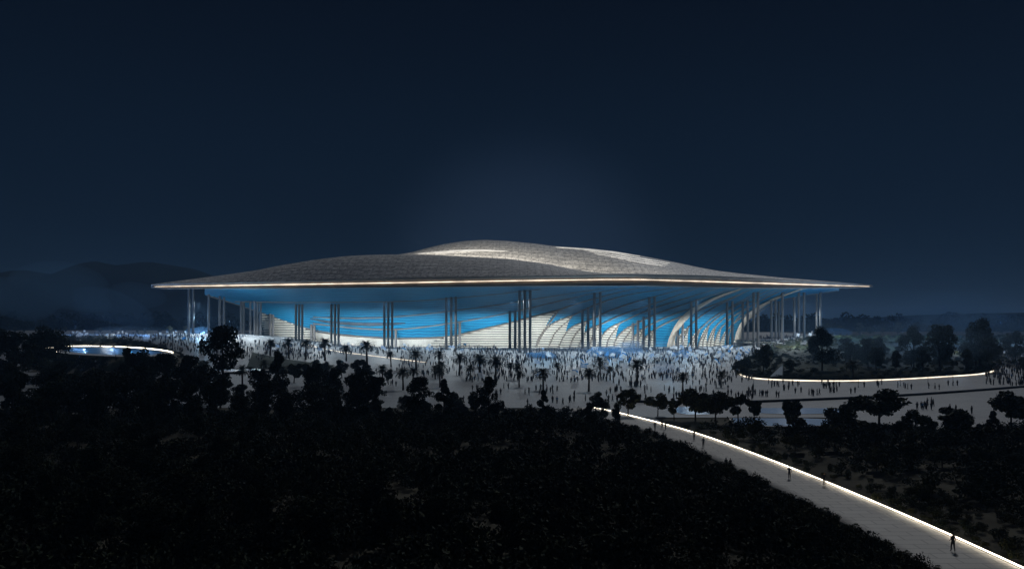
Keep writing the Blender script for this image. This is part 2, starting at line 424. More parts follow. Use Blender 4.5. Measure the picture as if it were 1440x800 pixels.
# garden bed with glowing kerb
fr = [at(*p) for p in [(1036, 521), (1042, 529), (1060, 533.5), (1100, 536), (1180, 537.5), (1250, 535.5), (1320, 531.5), (1380, 527.5), (1396, 523)]]
fr = densify(chaikin(fr, 2), 4)
bk = [at(*p) for p in [(1040, 516), (1056, 509), (1090, 503), (1180, 499), (1260, 497), (1340, 500), (1390, 510), (1398, 517)]]
bk = chaikin(bk, 3); u = np.linspace(0, len(bk) - 1, len(fr))
bk = np.column_stack([np.interp(u, range(len(bk)), [p[0] for p in bk]), np.interp(u, range(len(bk)), [p[1] for p in bk])])
tag(ribbon('garden_bed', fr, bk, M['grass'], off=.5, thick=.5), kind='structure')
s2 = 1 if offset(fr, 1)[len(fr) // 2][1] < fr[len(fr) // 2][1] else -1
e = empty('bed_kerb', (*fr[len(fr) // 2], 0)); tag(e, 'curved kerb with glowing strip edging the planted garden bed', 'kerb')
world_child(bar_along('kerb_stone', offset(fr, 0), .6, 0, .75, M['kerb'], e), e)
world_child(bar_along('light_strip', offset(fr, s2 * .4), .2, .3, .62, M['strip_dim'], e), e)
# left plaza kerb line and beds
ln = densify([at(424, 496, 1.8), at(500, 503, 1.2), at(600, 512, .7)], 4)
e = empty('plaza_kerb', (*ln[0], 0)); tag(e, 'thin dimly lit kerb running behind the row of palms', 'kerb')
world_child(bar_along('kerb_stone', ln, .5, 0, .4, M['kerb'], e), e)
world_child(bar_along('light_strip', offset(ln, .3 if offset(ln, 1)[3][1] < ln[3][1] else -.3), .12, .2, .36, M['strip_dim'], e), e)
def bed(L, Rr): tag(ribbon('planting_bed', L, Rr, M['grass'], off=.4, thick=.4), kind='structure')
bed([at(355, 508, 1), at(400, 510, 1), at(470, 515, .6)], [at(345, 521, .4), at(395, 525, .3), at(455, 526, .2)])
bed([at(60, 508, 6), at(100, 507, 6), at(180, 506, 6)], [at(30, 516, 4), at(100, 519, 4), at(170, 519, 4)])
bed([at(1085, 499, 1), at(1180, 497, 1), at(1290, 497, 1)], [at(1075, 505), at(1180, 506), at(1290, 504)])

# ------------------------------------------------------------------ the stadium
Yedge = smooth_itp([(212, 512), (240, 505), (360, 482), (540, 458), (640, 446), (720, 435), (790, 425), (850, 419), (900, 422), (960, 434), (1060, 459), (1140, 482), (1200, 502), (1228, 512)], 16)
y_ftop = smooth_itp([(212, 400.5), (230, 399), (400, 395.3), (560, 390.7), (720, 388.4), (850, 386.3), (900, 385.8), (980, 387), (1055, 390.5), (1130, 395), (1205, 399), (1228, 401.5)], 6)
y_line = smooth_itp([(212, 403.2), (360, 400.8), (560, 397.6), (720, 394.8), (850, 393), (900, 393), (1060, 397.8), (1228, 403)], 10)
y_fbot = smooth_itp([(212, 404.2), (230, 406.3), (400, 405.8), (560, 404.3), (720, 403), (850, 402.4), (900, 402.4), (980, 404), (1055, 405.6), (1130, 406), (1205, 405.2), (1228, 403.8)], 6)
y1c = smooth_itp([(212, 400), (255, 397.5), (300, 392.7), (335, 385.7), (360, 380.2), (390, 374), (420, 369), (450, 364.2), (487, 360), (525, 358.2), (560, 357.8), (600, 358.2), (640, 360), (715, 364), (765, 370.5), (815, 380.5), (850, 384.8), (900, 385.2), (1228, 401)], 9)
y2c = smooth_itp([(212, 400), (480, 366), (560, 360), (580, 356.3), (597, 351), (622, 344.8), (652, 340), (680, 338.2), (710, 339.5), (752, 343.5), (777, 346.8), (827, 349.8), (865, 354), (900, 360), (950, 369.5), (980, 376), (1010, 381.5), (1042, 385.3), (1095, 390.5), (1155, 395.2), (1205, 399), (1228, 401)], 5)
def img3(px, py, Y): return np.stack([(px - CX) * Y / F, Y + 0 * px, CH + (HY - py) * Y / F], -1)
def depthD(px):
    u = np.clip((px - 211) / (1229 - 211), 0, 1)
    return 240 * np.sin(np.pi * u) ** .75 + 2
def roofP(px, t):
    """roof top surface; t 0 at the eaves, ~.22 front crest, ~.34 valley, ~.62 rear crest, 1 rear eaves"""
    px = np.asarray(px, float); t = np.asarray(t, float)
    Y = Yedge(px) + 1.5 + depthD(px) * t
    e0 = y_ftop(px); c1 = np.minimum(y1c(px), e0 - .05); c2 = np.minimum(y2c(px), e0 - .1)
    val = np.maximum(np.minimum(np.maximum(c1, c2) + 3, e0 - .02), c2)
    rise = sm(0, 1, 0) * 0
    # height above the eaves by smooth blends between control stations
    H = lambda y, tt: CH + (HY - y) * (Yedge(px) + 1.5 + depthD(px) * tt) / F
    h0, h1, hv, h2 = H(e0, 0), H(c1, .22), H(np.maximum(c1 + 1.2, c2), .36), H(c2, .62)
    hb = CH + (HY - 403.0) * (Yedge(px) + depthD(px)) / F
    xs = [0, .22, .36, .62, 1.0]; hs = [h0, h1, hv, h2, hb]
    out = np.zeros(np.broadcast(px, t).shape)
    for a in range(4):
        k = (t >= xs[a]) & (t <= xs[a + 1])
        s = np.clip((t - xs[a]) / (xs[a + 1] - xs[a]), 0, 1)
        if a == 0: w = np.sin(s * np.pi / 2) ** 1.0 * .55 + s * .45
        elif a == 2: w = np.sin(s * np.pi / 2)
        elif a == 3: w = 1 - np.cos(s * np.pi / 2) 
        else: w = s * s * (3 - 2 * s)
        out = np.where(k, hs[a] * (1 - w) + hs[a + 1] * w, out)
    return np.stack([(px - CX) * Y / F, Y, out], -1)
def roof_solve(px, py, t0=.36, t1=.62):
    """point of the rear dome seen at this sight line"""
    lo, hi = t0, t1
    for _ in range(30):
        mid = (lo + hi) / 2; p = roofP(px, mid); y = HY - (p[2] - CH) * F / p[1]
        if y > py: lo = mid
        else: hi = mid
    return roofP(px, lo)

stad = empty('stadium', (0, 545, 4))
tag(stad, 'vast stadium with sweeping pale roof, glowing blue underside and slender columns', 'stadium')
def sc(o): o.parent = stad; o.matrix_parent_inverse = Matrix.Translation((0, -545, -4)); return o

pxs = np.linspace(213, 1227, 340); ts = np.concatenate([np.linspace(0, .36, 26)[:-1], np.linspace(.36, .62, 24)[:-1], np.linspace(.62, 1, 10)])
PX, TT = np.meshgrid(pxs, ts, indexing='ij')
P = roofP(PX, TT); P[..., 2] += .03
P[-1, :, 2] = np.minimum(P[-1, :, 2], P[-1, 0, 2] + .1)
uv = np.stack([P[..., 0] / 5.0, (P[..., 1] - Yedge(PX)) / 3.2 + .12 * np.sin(P[..., 0] / 23)], -1)
roof = sc(link('roof', grid_mesh('roof', P, [M['roof']], uv=uv), smooth=True))
# fascia: rounded lip, with a recessed glowing line
def lip(px):
    Ye = Yedge(px)
    rows = [(y_ftop(px), Ye + 1.6), (y_ftop(px) + .25, Ye), (y_ftop(px) * .5 + y_line(px) * .5, Ye + 2.0), (y_line(px) - .7, Ye + 4.0), (y_line(px) + .7, Ye + 4.0), (y_fbot(px) * .5 + y_line(px) * .5, Ye + 2.0), (y_fbot(px) - .4, Ye), (y_fbot(px), Ye + 2.6)]
    return np.stack([img3(px, y, Y) for y, Y in rows], 1)
fx = np.linspace(212.5, 1227.5, 420)
sc(link('fascia', grid_mesh('fascia', lip(fx), [M['fascia']], flip=True), smooth=False))
gx2 = fx[(fx > 217) & (fx < 1224)]
wd = .24 * sm(212, 300, gx2) * sm(1228, 1120, gx2) + .14
Pg = np.stack([img3(gx2, y_line(gx2) - wd, Yedge(gx2) + 2.9), img3(gx2, y_line(gx2) + wd, Yedge(gx2) + 2.9)], 1)
M['eave_line'] = emit_mat('eave_light_line', (1.0, .85, .67), 2.2)
sc(link('light_strip', grid_mesh('light_strip', Pg, [M['eave_line']], flip=True)))
# flat soffit under the whole roof
TS = np.linspace(0, 1, 20); PX, TT = np.meshgrid(pxs, TS, indexing='ij')
Ys = Yedge(PX) + 2.5 + (depthD(PX) - 3) * TT
yy = y_fbot(PX) * (1 - TT) + 403.5 * TT - 1.2 * np.sin(TT * np.pi)
M['soffit'] = mat('soffit_metal', (.03, .10, .17), .5, var=.2, scale=.05)
sc(link('soffit', grid_mesh('soffit', img3(PX, yy, Ys), [M['soffit']]), smooth=True))

# bowl surface under the eaves: quarter-ellipse sections from the ground out to the eaves
Ybase = smooth_itp([(200, 560), (366, 556), (500, 545), (800, 540), (1040, 552), (1240, 600)], 20)
def bowl(px, a, out=0.0):
    px = np.asarray(px, float); a = np.asarray(a, float)
    Ye = Yedge(px) + 3; Yb = Ybase(px)
    Hb = T((px - CX) * Yb / F, Yb) - .3
    Ht = CH + (HY - y_fbot(px)) * Ye / F
    Y = Yb - (Yb - Ye) * (1 - np.cos(a)) - out; H = Hb + (Ht - Hb) * np.sin(a)
    return np.stack([(px - CX) * Y / F, Y, H], -1)
def bowl_y(px, a):
    p = bowl(px, a); return HY - (p[..., 2] - CH) * F / p[..., 1]
def bowl_a(px, py):
    px = np.asarray(px, float); lo = np.zeros(np.broadcast(px, py).shape); hi = lo + math.pi / 2
    for _ in range(28):
        mid = (lo + hi) / 2; y = bowl_y(px, mid); up = y > py
        lo = np.where(up, mid, lo); hi = np.where(up, hi, mid)
    return lo
def bowlP(px, py, out=0.0): return bowl(px, bowl_a(px, py), out)

B_left = smooth_itp([(288, 414.5), (297, 416), (315, 421.5), (340, 430.5), (357, 437), (380, 444.5), (400, 451), (415, 456.5), (427, 461.5), (450, 467), (475, 470.7), (500, 473), (540, 475.6), (560, 476.2), (602, 475.5), (626, 474), (650, 469.7), (680, 462.8), (715, 455), (747, 446.3), (786, 436)], 4)
B_right = smooth_itp([(1042, 468), (1046, 457), (1055, 447), (1062, 440.5), (1080, 430), (1105, 420), (1142, 413.8), (1180, 409)], 3)
mx_ = np.concatenate([np.linspace(288, 764, 170), np.linspace(764.3, 1041.5, 120), np.linspace(1042, 1180, 60)])
bot = np.where(mx_ <= 764, B_left(mx_) + (491.5 - B_left(mx_)) * sm(655, 763, mx_), np.where(mx_ < 1041.8, 491.5, B_right(mx_)))
bot = np.maximum(bot, y_fbot(mx_) + 1)
S = np.linspace(0, 1, 40)
a0 = bowl_a(mx_, bot)[:, None]; A = a0 + (math.pi / 2 - a0) * S[None, :]
P = bowl(mx_[:, None] + 0 * A, A)
uv = np.stack([P[..., 0] / 10, 1.0 - 1.0 * (math.pi / 2 - A) / (math.pi / 2)], -1)
sc(link('membrane', grid_mesh('membrane', P, [M['membrane']], uv=uv), smooth=True))

# white louvred petals
def qb(p0, p1, p2, n=24):
    t = np.linspace(0, 1, n)[:, None]; p0, p1, p2 = map(np.array, (p0, p1, p2))
    return p0 * (1 - t) ** 2 + 2 * p1 * t * (1 - t) + p2 * t * t
GY0 = 492.0
pet = [  # left notch, left foot x, tip, right notch, right foot x
    ((767, 462), 752, (805, 444), (796, 466), 784), ((796, 466), 784, (826, 452), (822, 469), 812),
    ((822, 469), 812, (842, 458), (847, 471), 840), ((847, 471), 840, (872, 454.5), (866, 476), 862),
    ((866, 476), 862, (893, 456), (888, 480), 884), ((888, 480), 884, (908, 460), (902, 485), 901),
    ((902, 485), 901, (922, 462), (921, 490), 920),
    ((952, 478), 951, (969, 459), (967, 480), 966), ((970, 481), 968, (985, 462), (981, 481), 980),
    ((983, 481), 982, (997, 457.5), (994, 480), 993), ((995, 480), 994, (1007, 458), (1004, 480), 1003),
    ((1005, 480), 1004, (1015, 459.5), (1012, 480), 1011), ((1013, 480), 1012, (1023, 463), (1019, 480), 1018)]
def side(notch, foot, tip, bulge):
    """x as a function of image height for one edge of a petal: ground -> notch -> tip"""
    c = (notch[0] + (tip[0] - notch[0]) * bulge[0], notch[1] + (tip[1] - notch[1]) * bulge[1])
    q = qb(notch, c, tip); ys = np.concatenate([q[::-1, 1], [GY0]]); xs = np.concatenate([q[::-1, 0], [foot]])
    return lambda y: np.interp(y, ys, xs)
slat_mb = []; 
def louvres(name, yt, yb, xl, xr, pitch=3.3, nseg=None):
    """backing sheet plus solid tilted slats between two edges"""
    ys = np.linspace(yt, yb, max(4, int((yb - yt) / 2)))
    wmax = max(abs(float(xr(y)) - float(xl(y))) for y in ys)
    ns = nseg or max(2, int(wmax / 6) + 1); U = np.linspace(0, 1, ns)
    PXX = np.array([[float(xl(y)) * (1 - u) + float(xr(y)) * u for u in U] for y in ys])
    PYY = np.repeat(ys[:, None], ns, 1)
    panel = sc(link(name, grid_mesh(name, bowlP(PXX, PYY, .25), [M['backing']], flip=False), smooth=True))
    V = []; Fs = []; n = 0
    y = yt + .8
    while y < yb - 1:
        l, r = float(xl(y)), float(xr(y))
        if r - l > .8:
            xx = np.linspace(l, r, ns); h = pitch * .30
            top = bowlP(xx, np.full(ns, y - h), .35); fb = bowlP(xx, np.full(ns, y + h), .95); bb = bowlP(xx, np.full(ns, y + h), .3)
            G = np.stack([top, fb, bb], 1)
            V.append(G.reshape(-1, 3)); Fs.append(grid_faces(ns, 3, True) + n); n += ns * 3
        y += pitch
    if V:
        s = link('louvre', mesh_from('louvre', np.concatenate(V), np.concatenate(Fs), [M['slat']]), panel)
    return panel
def ident(p): return p
for i, (nl, fl, tip, nr, fr_) in enumerate(pet):
    louvres('petal_panel', tip[1] + .6, GY0 - .5, side(nl, fl, tip, (.35, .75)), side(nr, fr_, tip, (.15, .55)))
# big left petal: its upper edge follows the membrane; right edge from its tip to the first notch
rE = side((767, 462), 752, (786, 436.5), (.15, .55))
_yB = np.linspace(436.5, 474, 40); _xx = np.linspace(626, 786, 300); _by = B_left(_xx)
lE = lambda y: np.interp(y, np.concatenate([_by[::-1], [480, 492]]), np.concatenate([_xx[::-1], [608, 600]]))
louvres('petal_panel', 437.5, GY0 - .5, lE, rE)
# left end petal
lE2 = lambda y: np.interp(y, [440, 455, 470, 492], [366, 368, 372, 376])
_x3 = np.linspace(366, 440, 200); _b3 = B_left(_x3)
rE2 = lambda y: np.interp(y, np.concatenate([_b3, [492]]), np.concatenate([_x3, [452]]))
louvres('petal_panel', 441.5, 482, lE2, rE2)
# light wall of the open concourse along the foot of the left half
cw = np.linspace(372, 640, 60)
Pc = np.stack([bowlP(cw, np.minimum(B_left(cw) + 1, 492), -1.5), bowlP(cw, np.full(60, 483.0), -1.5), bowlP(cw, np.full(60, 492.5), -1.5)], 1)
M['concourse'] = mat('concourse_wall', (.62, .60, .54), .7, var=.12, scale=.15)
sc(link('concourse_wall', grid_mesh('concourse_wall', Pc, [M['concourse']]), smooth=True))

def rib_curve(pts, w, name='rib', m=None, proud=.6, samples=40, up=None):
    """raised band following the bowl; w is its half-width in metres"""
    pts = chaikin(pts, 3); pts = np.array(pts, float)
    s = np.concatenate([[0], np.cumsum(np.hypot(*np.diff(pts, axis=0).T))]); u = np.linspace(0, s[-1], samples)
    x = np.interp(u, s, pts[:, 0]); y = np.interp(u, s, pts[:, 1]); y = np.maximum(y, y_fbot(x) + .3)
    C = bowlP(x, y, proud); keep = [0]
    for i in range(1, samples):
        if np.linalg.norm(C[i] - C[keep[-1]]) > .5: keep.append(i)
    C = C[keep]; x = x[keep]; y = y[keep]; samples = len(keep)
    t = np.gradient(C, axis=0); t /= np.linalg.norm(t, axis=1)[:, None]
    nrm = C - bowlP(x, y, proud - 1.0); nrm = np.tile(np.array([0, -1, -.4]), (samples, 1)); sd = np.cross(t, nrm); sd /= np.linalg.norm(sd, axis=1)[:, None]
    nn = np.cross(sd, t); ww = (np.full(samples, w) if not hasattr(w, '__len__') else np.interp(np.linspace(0, 1, samples), np.linspace(0, 1, len(w)), w))[:, None]
    bk = C - nn * .5 * np.sign((nn @ np.array([0, -1, -.3])))[:, None]
    G = np.stack([bk - sd * ww, C - sd * ww, C + sd * ww, bk + sd * ww], 1)
    return sc(link(name, grid_mesh(name, G, [m or M['rib']])))
# ribs: foot -> notch/tip -> sweep up to the eaves
for i, (nl, fl, tip, nr, fr_) in enumerate(pet[:7]):
    tx, ty = tip
    rib_curve([(fl, 491), nl, ((nl[0] + tx) / 2 - 2, (nl[1] + ty) / 2 - 2), (tx, ty), (tx + 32, ty - 16), (tx + 75, ty - 30), (tx + 140, 405)], .42, proud=1.35)
    rib_curve([((fl + fr_) / 2 + 2, 491), ((nl[0] + nr[0]) / 2 - 1, (nl[1] + nr[1]) / 2 + 2), (tx - 4, ty + 6), (tx, ty)], .4, proud=1.35)
for i, (nl, fl, tip, nr, fr_) in enumerate(pet[7:]):
    tx, ty = tip
    rib_curve([(fl, 491), nl, (tx - 4, ty + 7), (tx, ty), (tx + 18, ty - 16), (tx + 45, ty - 32), (tx + 92, 405)], .32, proud=1.35)
    if i < 4: rib_curve([((fl + fr_) / 2 + 1, 491), ((nl[0] + nr[0]) / 2, 480), (tx - 1, ty + 5), (tx, ty)], .3, proud=1.35)
rib_curve([(1024, 491), (1025, 470), (1034, 450), (1050, 434), (1080, 416), (1105, 406)], .3)
# long seams over the left half
rib_curve([(786, 436), (800, 430.5), (835, 420), (870, 411), (900, 404)], .45, proud=1.35)
rib_curve([(640, 472.5), (680, 463), (715, 455), (747, 446), (786, 436)], .6, proud=1.35)
rib_curve([(752, 491), (757, 476), (767, 462), (777, 449), (786, 436)], .42, proud=1.35)
rib_curve([(330, 424), (420, 425.5), (577, 424), (640, 419), (700, 413.5), (760, 406.5)], .4, 'seam')
rib_curve([(440, 446), (500, 448), (562, 445.5), (640, 437), (725, 425), (790, 414), (850, 405)], .4, 'seam')
rib_curve([(440, 455), (500, 462), (562, 464.5), (640, 454), (715, 440.5), (790, 422), (840, 411), (880, 404)], .4, 'seam')
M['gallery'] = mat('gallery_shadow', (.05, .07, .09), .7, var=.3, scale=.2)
rib_curve([(436, 448), (460, 452.5), (500, 455), (540, 455.5), (570, 454.5)], [.3, 1.3, 1.7, 1.5, .3], 'gallery_shade_band', M['gallery'], .45)  # raised dark band painted for the shade of a gap; nothing is cut
rib_curve([(290, 415), (340, 430.5), (380, 444.5), (427, 461.5), (475, 470.7), (540, 475.8), (602, 475.7), (640, 472)], .35, 'membrane_hem', M['rib'], .5)
rib_curve([(1044, 462), (1055, 447), (1080, 430), (1105, 420), (1142, 413.8), (1178, 409)], .3, 'membrane_hem', M['rib'], .5)
# two broad pale stair pillars sweeping up to the eaves
def pillar(Lp, Rp):
    Lp = np.array(chaikin(Lp, 3), float); Rp = np.array(chaikin(Rp, 3), float); n = 50
    def rs(P):
        s = np.concatenate([[0], np.cumsum(np.hypot(*np.diff(P, axis=0).T))]); u = np.linspace(0, s[-1], n)
        return np.interp(u, s, P[:, 0]), np.maximum(np.interp(u, s, P[:, 1]), 405.5)
    (lx, ly), (rx_, ry_) = rs(Lp), rs(Rp)
    G = np.stack([bowlP(lx, ly, -.3), bowlP(lx, ly, 3.0), bowlP(rx_, ry_, 3.0), bowlP(rx_, ry_, -.3)], 1)
    sc(link('stair_pillar', grid_mesh('stair_pillar', G, [M['pillar']], flip=False)))
pillar([(937, 491.5), (940, 476), (949, 456), (965, 438), (985, 427), (1010, 415), (1041, 406)], [(950, 491.5), (949, 476), (955, 462), (966, 449), (985, 433), (1012, 417.5), (1043, 406.5)])
pillar([(1031, 491), (1033.5, 472), (1040, 455), (1052, 440), (1070, 428), (1095, 416.5), (1126, 406.5)], [(1042, 491), (1041.5, 474), (1046, 460), (1056, 446), (1073, 431.5), (1097, 418.5), (1129, 407)])

# columns
def column(px, ytop, r=.78, name='column'):
    if px < 288 or px > 1172 or (px < 786 and px > 287 and ytop > float(B_left(px)) + 1) or (px > 1042 and ytop > float(B_right(px)) + .5):
        Y = float(Yedge(px)) + 22
        if px > 1042: Y = float(Yedge(px)) + 30
        h = CH + (HY - float(y_fbot(px)) - 1.0) * Y / F + .6
        x = wx(px, Y)
    else:
        p = bowlP(px, ytop); x, Y, h = float(p[0]), float(p[1]), float(p[2]) + .5
    z = Tz(x, Y) - .2
    mb = MB(); mb.tube([(x, Y, z), (x, Y, z + .5), (x, Y, z + .5), (x, Y, h)], [r * 1.35, r * 1.35, r, r], 12)
    o = mb.build(name, M['column'], smooth=False); return sc(o)
cols = [(265.5, 412), (271.5, 412), (293.5, 414), (309, 417), (315, 418), (339, 424), (342.5, 425), (352, 424), (358, 424), (362, 425), (366.5, 425),
        (416, 428), (420.5, 428), (425, 428), (466, 428), (471, 428), (476, 428), (540.5, 425), (546, 425), (551.5, 425), (627.5, 418.5), (634.5, 418), (641, 417.5),
        (730.5, 408.5), (738, 408), (745.5, 408), (836, 412), (844, 411), (913, 418), (920.5, 417.5), (972, 424), (979, 421), (1022.5, 425), (1030, 423.5), (1044.5, 425), (1051.5, 423),
        (1085, 421), (1091, 420), (1095.5, 424), (1100.5, 427), (1117, 418), (1123.5, 417.5), (1131, 418), (1149, 413), (1154, 413)]
for c in cols: column(*c)
for c in [(380, 442), (384, 443), (438, 457), (442, 458), (556.5, 463), (646.5, 454), (717, 438), (724.5, 437), (819, 436), (827, 433), (835, 440), (890, 455), (897, 451), (905, 446), (953, 460), (960, 455), (1060, 446), (1066, 442)]: column(c[0], c[1], .85)
# side deck with railing, under the right end of the roof
Y0 = 512.0
mb = MB(); xa, xb = wx(1046, Y0), wx(1106, Y0)
zd = CH + (HY - 480.5) * Y0 / F
mb.box((xa, Y0, zd - .9), (xb, Y0 + 30, zd)); sc(mb.build('deck_slab', M['deck']))
mb = MB(); mb.box((xa + 1, Y0 + 4, Tz(xa, Y0) - 1), (xb - 2, Y0 + 29, zd - .91)); sc(mb.build('podium', M['dark_stone']))
mb = MB(); mb.tube([(xa, Y0 + .2, zd + 1.1), (xb, Y0 + .2, zd + 1.1)], .06, 6)
for k in range(20): x = xa + (xb - xa) * k / 19; mb.tube([(x, Y0 + .2, zd - .02), (x, Y0 + .2, zd + 1.1)], .05, 5)
sc(mb.build('railing', M['column']))

# roof lights: bright slits on the rear dome
def slit(xs, yu, yl, nx=60, ny=4, mname='slit', lift=.25):
    xs = np.linspace(xs[0], xs[1], nx); U = yu(xs); L = np.maximum(yl(xs), U + .05)
    P = np.array([[roof_solve(x, u * (1 - k) + l * k) + np.array([0, -.15, lift]) for k in np.linspace(0, 1, ny)] for x, u, l in zip(xs, U, L)])
    o = link('rooflight', grid_mesh('rooflight', P, [M[mname]]), roof); return ident(o)
slit((583, 713), itp([(583, 356.9), (602, 355.4), (640, 352.2), (680, 351.4), (713, 353.4)]), itp([(583, 357.2), (600, 356.2), (655, 354.2), (690, 353.9), (713, 353.7)]))
slit((588, 655), itp([(588, 357.3), (620, 356.1), (655, 355.5)]), itp([(588, 357.6), (620, 356.9), (655, 355.9)]), nx=30, ny=2)
slit((781, 900), itp([(781, 347.6), (827, 350.3), (865, 354.6), (900, 360.3)]), itp([(781, 348.1), (820, 351.2), (865, 356.0), (900, 360.9)]), ny=3)
for k in range(3):   # the lattice end: four long narrow strips
    d = 2.9 * k + 2.4
    slit((820 + 8 * k, 942 - 3 * k), itp([(810, 349.6 + d * .35), (865, 355.2 + d * .8), (900, 360.8 + d), (945, 369 + d * .8)]), itp([(810, 349.8 + d * .35), (865, 355.9 + d * .8), (900, 361.7 + d), (945, 369.3 + d * .8)]), nx=40, ny=2)

# ------------------------------------------------------------------ plants
def leaf_cloud(centers, radii, n, size, rng, flat=.8):
    """n small random leaf quads spread over clumps (denser near each clump's skin)"""
    centers = np.array(centers); radii = np.array(radii); k = rng.choice(len(centers), n, p=radii ** 2 / (radii ** 2).sum())
    d = rng.normal(size=(n, 3)); d /= np.linalg.norm(d, axis=1)[:, None]
    r = radii[k] * rng.uniform(.3, 1.0, n) ** .6 * 1.12
    c = centers[k] + d * r[:, None] * np.array([1, 1, flat])
    a = rng.normal(size=(n, 3)); a /= np.linalg.norm(a, axis=1)[:, None]
    b = np.cross(a, rng.normal(size=(n, 3))); b /= np.linalg.norm(b, axis=1)[:, None]
    s = size * rng.uniform(.5, 1.25, n)[:, None]
    V = np.stack([c - a * s, c + b * s * .55, c + a * s, c - b * s * .55], 1).reshape(-1, 3)
    return V, np.arange(n * 4).reshape(n, 4)
def tree_meshes(seed, h, w, n_leaf, size, mats, trunk_frac=.25, nclump=16, shape='round'):
    rng = np.random.default_rng(seed); cs, rs = [], []
    z0 = h * trunk_frac
    for i in range(nclump):
        u = rng.uniform(0, 1); z = z0 + (h - z0) * (.12 + .85 * u)
        wid = {'round': math.sin(math.pi * min(.98, .12 + .85 * u)) ** .7, 'cone': 1.05 - u, 'vase': .35 + .75 * u * (1.3 - u) * 1.6}[shape]
        a = rng.uniform(0, 6.28); rr = w / 2 * wid * rng.uniform(.3, .92)
        cs.append((rr * math.cos(a), rr * math.sin(a), z)); rs.append(rng.uniform(.08, .21) * w * (.75 if shape == 'cone' and u > .6 else 1))
    cs.append((0, 0, h - .12 * h)); rs.append(.12 * w)
    V, Fq = leaf_cloud(cs, rs, n_leaf, size, rng)
    V[:, 2] = np.maximum(V[:, 2], .05)
    crown = mesh_from('crown', V, Fq, mats, mi=np.repeat(rng.integers(0, len(mats), len(Fq) // 8 + 1), 8)[:len(Fq)])
    mb = MB(); lean = rng.normal(0, .03 * h, 2)
    mb.tube([(0, 0, -.3), (lean[0] * .4, lean[1] * .4, h * .35), (lean[0], lean[1], h * .85)], [.028 * h, .02 * h, .006 * h], 7)
    for i in range(7):
        c = cs[i]; s = rng.uniform(.25, .5); st = (lean[0] * s, lean[1] * s, h * s * .9)
        mb.tube([st, ((st[0] + c[0]) / 2, (st[1] + c[1]) / 2, (st[2] + c[2]) / 2 + .02 * h), c], [.011 * h, .007 * h, .003 * h], 5)
    return crown, mb.mesh('trunk', [M['bark']])
LD, LM, LO, LG = M['leaf_dark'], M['leaf_mid'], M['leaf_olive'], M['leaf_garden']
TREES = [tree_meshes(11, 10, 8.5, 6500, .25, [LD, LM], .2, 22), tree_meshes(12, 10, 7, 5800, .24, [LD, LD, LM], .15, 20), tree_meshes(13, 10, 6, 5000, .24, [LD], .1, 18, 'cone'),
         tree_meshes(14, 10, 9.5, 6500, .27, [LD, LM], .25, 24), tree_meshes(15, 10, 7.5, 5200, .25, [LM, LD], .22, 18, 'vase')]
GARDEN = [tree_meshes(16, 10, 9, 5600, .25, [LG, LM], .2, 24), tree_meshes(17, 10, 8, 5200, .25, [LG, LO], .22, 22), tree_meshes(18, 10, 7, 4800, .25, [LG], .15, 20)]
SMALL = [tree_meshes(21, 10, 9, 3000, .5, [LM, LO], .35, 16, 'vase'), tree_meshes(22, 10, 10, 3000, .5, [LM, LO], .33, 18), tree_meshes(23, 10, 8.5, 2800, .5, [LO, LM], .36, 15, 'vase')]
def place_tree(kind, x, y, h, label, group, name='tree', cat='tree', wide=1.0, z=None):
    crown, trunk = kind
    e = empty(name, (x, y, Tz(x, y) if z is None else z), R.uniform(0, 6.28))
    s = h / 10; e.scale = (s * wide, s * wide, s)
    for nm, me in (('crown', crown), ('trunk', trunk)): o = bpy.data.objects.new(nm, me); COL.objects.link(o); o.parent = e
    tag(e, label, cat, group); return e
def tree_at(px, ytop, Y, kind, label, group=None, wide=1.0, name='tree'):
    x = wx(px, Y); z = Tz(x, Y); h = CH + (HY - ytop) * Y / F - z
    return place_tree(kind, x, Y, max(h, 2.2), label, group, name, wide=wide)

# palms
def palm_meshes(seed):
    rng = np.random.default_rng(seed); H = 10.0
    mb = MB(); lean = rng.normal(0, .25, 2)
    mb.tube([(0, 0, -.2), (lean[0] * .3, lean[1] * .3, H * .3), (lean[0], lean[1], H * .72)], [.32, .24, .2], 8)
    top = np.array([lean[0], lean[1], H * .72]); V = []; Fs = []; n = 0
    for i in range(46):
        a = i * 2.399 + rng.uniform(-.2, .2); up = 1.25 - 2.1 * (i / 46) + rng.uniform(-.15, .15); L = rng.uniform(2.5, 3.2)
        pts = [];
        for k in range(8):
            t = k / 7; el = up - 1.5 * t * t; pts.append(el)
        p = top.copy(); sp = [p.copy()]
        for k in range(7):
            el = pts[k]; p = p + np.array([math.cos(a) * math.cos(el), math.sin(a) * math.cos(el), math.sin(el)]) * L / 7; sp.append(p.copy())
        side_ = np.array([-math.sin(a), math.cos(a), 0])
        for k in range(1, 8):
            for s in (-1, 1):
                for q in (0, .5):
                    b0 = sp[k - 1] * (1 - q) + sp[k] * q; fw = sp[k] - sp[k - 1]; l = .62 * (1 - abs(k / 7 - .45) * .9)
                    tip = b0 + side_ * s * l + fw * .9 + np.array([0, 0, -.28 * l])
                    V += [b0, b0 + fw * .42, tip]; Fs.append([n, n + 1, n + 2]); n += 3
    return mesh_from('frond_crown', np.array(V), np.array(Fs), [LD, LM], mi=NR.integers(0, 2, len(Fs))), mb.mesh('trunk', [M['palm_bark']])
PALMS = [palm_meshes(s) for s in (31, 32, 33)]
